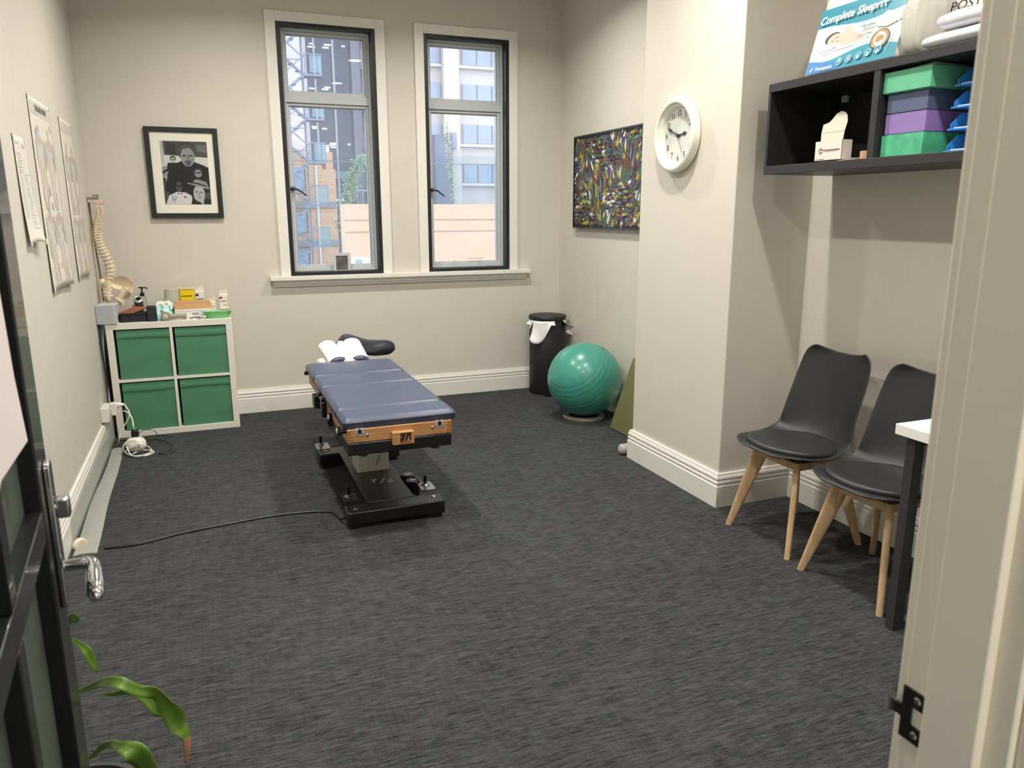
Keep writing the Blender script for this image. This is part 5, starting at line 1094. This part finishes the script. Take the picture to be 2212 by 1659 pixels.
tag(B().tube([at(x, y, Z=.004) for x, y in ((322, 950), (330, 948), (350, 951), (366, 958), (373, 966), (368, 974), (350, 977), (338, 979), (356, 982), (372, 978), (380, 972))], .0020, smooth=2).out('black_cord', bk), 'thin black cord lying loose on the carpet right of the white coil', 'cord')
tag(B().tube([at(x, y, Z=.004) for x, y in ((246, 956), (256, 952), (270, 951), (284, 954))], .0032, smooth=2).out('black_cord', bk), 'short black cord on the carpet between the cable cover and the power block', 'cord')
b = B()
for k, (dx, c_) in enumerate(((0, 0), (.009, 1), (.017, 2))): 
    b.tube([Vector((XL+.010+dx, 5.66+.02*k, .79)), Vector((XL+.016+dx*.5, 5.60, .60)), Vector((XL+.028-dx*.4, 5.60+.01*k, .42)), Vector((XL+.022+dx*.6, 5.56, .30)), Vector((XL+.02+dx, 5.50, .22+.01*k))], .0035, m=c_, smooth=2)
b.out('hanging_cables', [BLK, mat('blue_cable', (64, 84, 130), .4), mat('grey_cable', (150, 150, 150), .4)], label='bundle of black, blue and grey cables squeezed between the cube shelf and the left wall', cat='cables')
GP = mat('grey_cover_plastic', (150, 152, 146), .42); R = []
for i in range(19):
    f = i/18; y = 3.66+(5.36-3.66)*f; wv = .010*math.sin(f*9+1)
    xr_ = -.572-.030*f+wv*.4; R.append([(-.668+wv*.5, y, .004), (-.640+wv, y, .0105+.004*math.sin(f*13)), (xr_-.02, y, .009+.003*math.sin(f*8)), (xr_, y, .0035), (xr_, y, .0012), (-.668+wv*.5, y, .0012)])
B().ring(R).out('cable_cover', GP, label='long grey flexible cable cover lying on the carpet along the left skirting', cat='cable cover', smooth=60)
R = []
for i in range(19):
    f = i/18; y = 3.80+(5.62-3.80)*f; wv = .006*math.sin(f*8)
    R.append([(XL+.0245, y, .125+.05*f+wv), (XL+.0262, y, .125+.05*f+wv), (XL+.0300, y, .04), (XL+.0345, y, .012), (XL+.0325, y, .011), (XL+.0283, y, .04)])
B().ring(R).out('cable_film', glassmat('clear_film', (248, 249, 248), veil=.16, refl=.12, veilcol=(216, 218, 212)), label='clear plastic film strip standing against the left skirting board', cat='plastic strip', smooth=60)
t = thing('cord_roll', 'small cream roll resting on the skirting end of the grey cable cover', 'roll', (-.655, 3.70, .03)); c = at(172, 1178, X=-.650)
B().lathe([(.010, 0), (.030, .0), (.033, .004), (.033, .022), (.012, .022)], c+Vector((.012, -.008, 0)), (-.7, .7, 0), n=28, cap=False).out('roll_band', mat('cream_band', (226, 216, 192), .5), t)
B().lathe([(.022, -.001), (.022, .004), (.002, .004)], c+Vector((.012, -.008, 0)), (-.7, .7, 0), n=24).out('roll_core', mat('cream_core', (206, 198, 178), .5), t)

# small grey-framed pane standing at the foot of the left window
t = thing('small_picture_frame', 'small grey-framed dark picture standing at the foot of the left window', 'picture frame', (1.005, 6.02, 1.056))
q0 = [at(x, y, Y=6.062) for x, y in ((722, 587), (757, 584), (749, 546), (716, 547))]
gx0, gx1 = q0[0].x-.004, q0[1].x+.004; gz0, gz1 = 1.0565, q0[2].z
b = B(); rframe(b, gx0, gx1, gz0, gz1, .022, 6.058, 6.070, wb=.004); b.out('pane_frame', SASH, t, bevel=.001)
B().box((gx0+.02, 6.063, gz0+.003), (gx1-.02, 6.067, gz1-.02)).out('dark_pane', mat('dark_reflecting_pane', (96, 92, 92), .15, var=.5, vscale=18), t, smooth=0)

# ---------------------------------------------------------------- outside
OUTD = dict(kind=None)
def slab(x0, x1, y0, y1, z0, z1): return B().box((x0, y0, z0), (x1, y1, z1))
CONC = mat('pale_concrete', (180, 171, 171), .9, var=.06, vscale=.6); CONC2 = mat('grey_concrete', (141, 141, 150), .9, var=.06, vscale=.5)
B().box((-60, 8, -12.2), (80, 120, -12)).out('ground_street', mat('street', (101, 102, 106), .95), kind='structure', smooth=0)
# glass office tower
t = thing('glass_office_tower', 'dark glass office tower with lit ceiling strips seen through the left window', 'building', (10, 62, -12))
TG = mat('dark_tower_glass', (74, 79, 96), .35, var=.10, vscale=.5)
slab(5.2, 11.35, 62, 70, -12, 30).out('glass_wall', TG, t, smooth=0)
for x in (8.65, 10.04, 7.2): slab(x-.07, x+.07, 61.8, 62, -12, 30).out('mullion', mat('white_mullion', (173, 178, 186), .5), t, smooth=0)
for z in (4.3, -1.9, -5): slab(8.0, 11.35, 61.85, 62, z-.28, z+.28).out('floor_band', mat('tower_band', (139, 151, 161), .6), t, smooth=0)
slab(11.35, 12.0, 61.6, 62, -12, 30).out('concrete_strip', CONC2, t, smooth=0)
slab(12.0, 14.1, 61.9, 70, -12, 30).out('stone_flank', mat('mauve_stone', (126, 123, 133), .9, var=.08, vscale=.3), t, smooth=0)
for z in range(-9, 24, 3): B().hexa([(12.0, 61.4, z), (14.2, 61.7, z+.9), (14.2, 61.9, z+.9), (12.0, 61.9, z), (12.0, 61.4, z+1.4), (14.2, 61.7, z+2.6), (14.2, 61.9, z+2.6), (12.0, 61.9, z+1.4)]).out('stone_fin', mat('mauve_stone_light', (144, 139, 146), .9), t, smooth=0)
LS = mat('office_light', (214, 212, 207), .5, emit=2.2); rs = random.Random(5)
for x, y, w_ in ((672, 94, 8), (672, 101, 15), (707, 97, 14), (703, 103, 13), (741, 100, 7), (675, 191, 14), (707, 189, 12), (702, 193, 13), (680, 274, 13), (680, 277, 10), (701, 278, 10), (720, 310, 15), (718, 313, 13), (722, 318, 15), (754, 312, 6), (735, 432, 15)):
    p = at(x, y, Y=61.97); B().box((p.x-w_*.018, 61.96, p.z-.05), (p.x+w_*.018, 61.99, p.z+.05)).out('ceiling_strip', LS, t, smooth=0)
t = thing('concrete_pier_building', 'pale pinkish concrete tower wall behind the fire escape', 'building', (4, 50, -12))
slab(-2, 6.30, 50, 56, 4.2, 30).out('upper_wall', CONC, t, smooth=0); slab(-2, 6.6, 50.6, 56, -12, 30).out('rear_wall', CONC, t, smooth=0)
for z in (10.4, 8.2, 6.5, 5.2): slab(2, 6.31, 49.97, 50, z-.03, z+.03).out('wall_joint', CONC2, t, smooth=0)
# tan brick building
TB_ = brickmat('tan_brick', (200, 150, 112), (184, 130, 94), (194, 164, 138), scale=.55, rot=(PI/2, 0, 0))
t = thing('tan_brick_building', 'tan brick building with blue windows and a white downpipe behind the fire escape', 'building', (5, 47, -12))
b = slab(5.75, 7.45, 47, 49.9, -12, 3.95).box((5.75, 47, 3.95), (6.7, 49.9, 4.35)); b.out('brick_wall', TB_, t, smooth=0)
slab(0, 5.75, 47.3, 49.9, -12, 4.9).out('brick_wall', TB_, t, smooth=0)
for z in (1.92, -.28, -2.5): slab(0, 7.47, 46.9, 47.3, z-.17, z+.17).out('slab_edge', mat('slab_grey', (126, 118, 119), .8), t, smooth=0)
WB_ = mat('sky_blue_pane', (126, 144, 168), .2, var=.2, vscale=.8)
for z0, z1 in ((2.75, 4.1), (.35, 1.45), (-1.7, -.6)):
    for x0, x1 in ((4.3, 5.0), (5.05, 5.7), (3.4, 4.25)): 
        o = slab(x0, x1, 47.2, 47.3, z0, z1).out('window_frame', mat('pale_window_frame', (173, 173, 176), .5), t, smooth=0); slab(x0+.06, x1-.06, 47.15, 47.2, z0+.06, z1-.06).out('window_pane', WB_, o, smooth=0)
slab(6.98, 7.40, 47.5, 48.5, 3.95, 4.95).out('chimney', TB_, t, smooth=0); slab(7.02, 7.25, 47.6, 48.3, 4.95, 5.35).out('chimney_pot', mat('white_pot', (193, 193, 195), .6), t, smooth=0)
B().cyl((6.33, 46.9, -12), (6.33, 46.9, 4.1), .055, n=10).out('downpipe', mat('white_pipe', (200, 198, 197), .5), t)
# fire escape
t = thing('fire_escape', 'blue-grey steel fire escape stairs zigzagging up outside the left window', 'fire escape', (5.7, 45, -12))
FE = mat('fire_escape_steel', (108, 116, 134), .6); FM = glassmat('mesh_panel', (222, 236, 240), veil=.30, refl=.1, veilcol=(214, 232, 238))
for k in range(-5, 6):
    z = -.33+2.27*k
    slab(5.72, 6.62, 44.6, 45.6, z-.10, z).out('landing', FE, t, smooth=0)
    for x in (5.74, 6.60): B().cyl((x, 44.62, z), (x, 44.62, z+1.0), .03, n=6).out('rail_post', FE, t)
    b = B().box((5.72, 44.6, z+.97), (6.62, 44.65, z+1.03)); b.out('handrail', FE, t, smooth=0)
    slab(6.0, 6.62, 44.62, 44.64, z+.08, z+.95).out('mesh_panel', FM, t, smooth=0); slab(6.60, 6.62, 44.64, 45.55, z+.08, z+.95).out('mesh_panel', FM, t, smooth=0)
    for (xa, za, xb, zb, yy) in ((5.74, z, 4.45, z-1.13, 44.7), (4.45, z+1.13, 5.74, z, 45.3)):
        for dz, h_, nm in ((-.10, .20, 'stringer'), (.90, .07, 'handrail')):
            B().hexa([(xa, yy, za+dz), (xb, yy, zb+dz), (xb, yy+.06, zb+dz), (xa, yy+.06, za+dz), (xa, yy, za+dz+h_), (xb, yy, zb+dz+h_), (xb, yy+.06, zb+dz+h_), (xa, yy+.06, za+dz+h_)]).out(nm, FE, t, smooth=0)
        for q in range(7):
            f = (q+.5)/7; xx, zz = xa+(xb-xa)*f, za+(zb-za)*f
            if q % 2: B().box((xx-.12, yy, zz-.02), (xx+.12, yy+.5, zz+.01)).out('tread', FE, t, smooth=0)
for x in (4.40, 4.62, 5.70): slab(x-.05, x+.05, 45.55, 45.65, -12, 26).out('column', FE, t, smooth=0)
# pink rendered wall, its plant and railing
PK = mat('pink_render', (208, 158, 132), .9, var=.05, vscale=1.2)
t = thing('pink_rendered_wall', 'big salmon pink rendered wall across both windows', 'wall', (6, 20, -12))
slab(3.34, 14, 20, 20.6, -12, 1.70).out('render', PK, t, smooth=0); slab(3.60, 14, 20.6, 21.4, -12, 1.0).out('roof_slab', CONC2, t, smooth=0)
for z in (1.30, 1.0, .05, -.9): slab(3.34, 14, 19.985, 20, z-.012, z+.012).out('groove', mat('pink_groove', (148, 119, 111), .9), t, smooth=0)
for x in (5.35, 8.2): slab(x-.012, x+.012, 19.985, 20, -3, .95 ).out('groove', MATS['pink_groove'], t, smooth=0)
b = B()
for i in range(11): b.cyl((3.75+.13*i, 20.3, 1.70), (3.75+.13*i, 20.3, 2.05), .008, n=5)
b.box((3.7, 20.29, 2.03), (5.1, 20.31, 2.06)); b.out('top_railing', mat('rail_grey', (118, 123, 134), .6), t, smooth=0)
def bush(name, lb, pts, spread, n, size, col, seed):
    t = thing(name, lb, 'plant', pts[0]); rs = random.Random(seed); m = mat(name+'_leaf_%d' % seed, col, .6, var=.25, vscale=3)
    B().tube(pts, lambda q: .03-.02*q, n=6, smooth=1).out('stem', mat('bark', (101, 91, 77), .8), t)
    b = B()
    for k in range(n):
        f = rs.random(); i = min(len(pts)-2, int(f*(len(pts)-1))); g_ = f*(len(pts)-1)-i; p = Vector(pts[i]).lerp(Vector(pts[i+1]), g_)
        s_ = spread*(1-.5*f); p += Vector((rs.gauss(0, s_*.5), rs.gauss(0, s_*.5), rs.gauss(0, s_*.35))); u = Vector((rs.gauss(0, 1), rs.gauss(0, 1), rs.gauss(0, 1))).normalized(); v = u.orthogonal().normalized()
        b.add([p-u*size, p+v*size*.45, p+u*size, p-v*size*.45], [(0, 1, 2, 3)])
    b.out('foliage', m, t, smooth=0)
bush('roof_shrub', 'light green shrub leaning up from the left end of the pink wall', [(3.45, 20.9, 1.0), (3.6, 20.9, 1.9), (3.8, 20.9, 2.5), (4.05, 20.9, 2.95)], .28, 620, .055, (112, 136, 98), 3)
bush('climbing_plant', 'pale green climber on the stone facade above the pink wall in the right window', [(6.55, 21.2, 1.0), (6.6, 21.2, 2.2), (6.5, 21.2, 3.0), (6.45, 21.2, 3.9)], .13, 330, .05, (138, 156, 122), 9)
# stone facade seen through the right window
t = thing('stone_facade_building', 'pale stone office facade with window bands seen through the right window', 'building', (20, 55, -12))
ST1 = mat('ivory_stone', (183, 173, 171), .9, var=.05, vscale=.5); GW = mat('facade_window', (141, 148, 165), .3, var=.1, vscale=.7)
slab(14.2, 30, 55, 62, -12, 30).out('stone_wall', ST1, t, smooth=0)
slab(16.35, 17.45, 54.2, 55, 4.7, 30).out('stone_pilaster', mat('ivory_stone_light', (193, 188, 183), .9), t, smooth=0)
slab(16.35, 17.45, 54.3, 55, -12, 4.7).out('stone_pilaster', ST1, t, smooth=0)
for k in range(-3, 7):
    z1 = 7.65+2.73*k if k < 2 else 7.65+2.65*k; z0 = z1-1.38
    if z1 < 3: continue
    for x0, x1 in ((15.0, 16.3), (17.9, 18.95), (19.02, 20.07), (20.14, 21.2), (21.27, 22.4)):
        o = slab(x0, x1, 54.86, 55, z0, z1).out('window_frame', mat('facade_frame', (165, 166, 175), .5), t, smooth=0); slab(x0+.05, x1-.05, 54.82, 54.86, z0+.05, z1-.05).out('window_pane', GW, o, smooth=0)
    slab(14.2, 24, 54.7, 55, z0-.18, z0).out('sill_band', MATS['ivory_stone_light'], t, smooth=0)
t = thing('dark_service_tower', 'dark grey clad tower at the left edge of the right window', 'building', (15, 52, -12))
slab(14.4, 15.6, 50, 54, -12, 6.4).out('cladding', mat('slate_cladding', (99, 102, 119), .7, var=.1, vscale=.6), t, smooth=0)
slab(15.6, 16.35, 50.5, 54, -12, 5.6).out('concrete_edge', CONC, t, smooth=0); slab(15.62, 16.0, 50.3, 54, 5.6, 6.6).out('concrete_cap', CONC2, t, smooth=0)
# air conditioner on a bracket
t = thing('air_conditioner', 'white outdoor air conditioner unit low outside the left window', 'air conditioner', (2.6, 14, .4)); p, q = at(766, 576, Y=14), at(798, 557, Y=14)
slab(p.x, q.x, 14, 14.25, p.z, q.z).out('ac_case', mat('ac_white', (195, 197, 202), .5), t, bevel=.01)
B().cyl((p.x+.08, 13.99, (p.z+q.z)/2), (p.x+.08, 14.0, (p.z+q.z)/2), .06).out('fan_grille', mat('ac_grille', (143, 148, 158), .5), t)
slab(p.x-.3, q.x+.3, 13.7, 14.6, -12, p.z-.005).out('concrete_plinth', CONC, t, smooth=0)
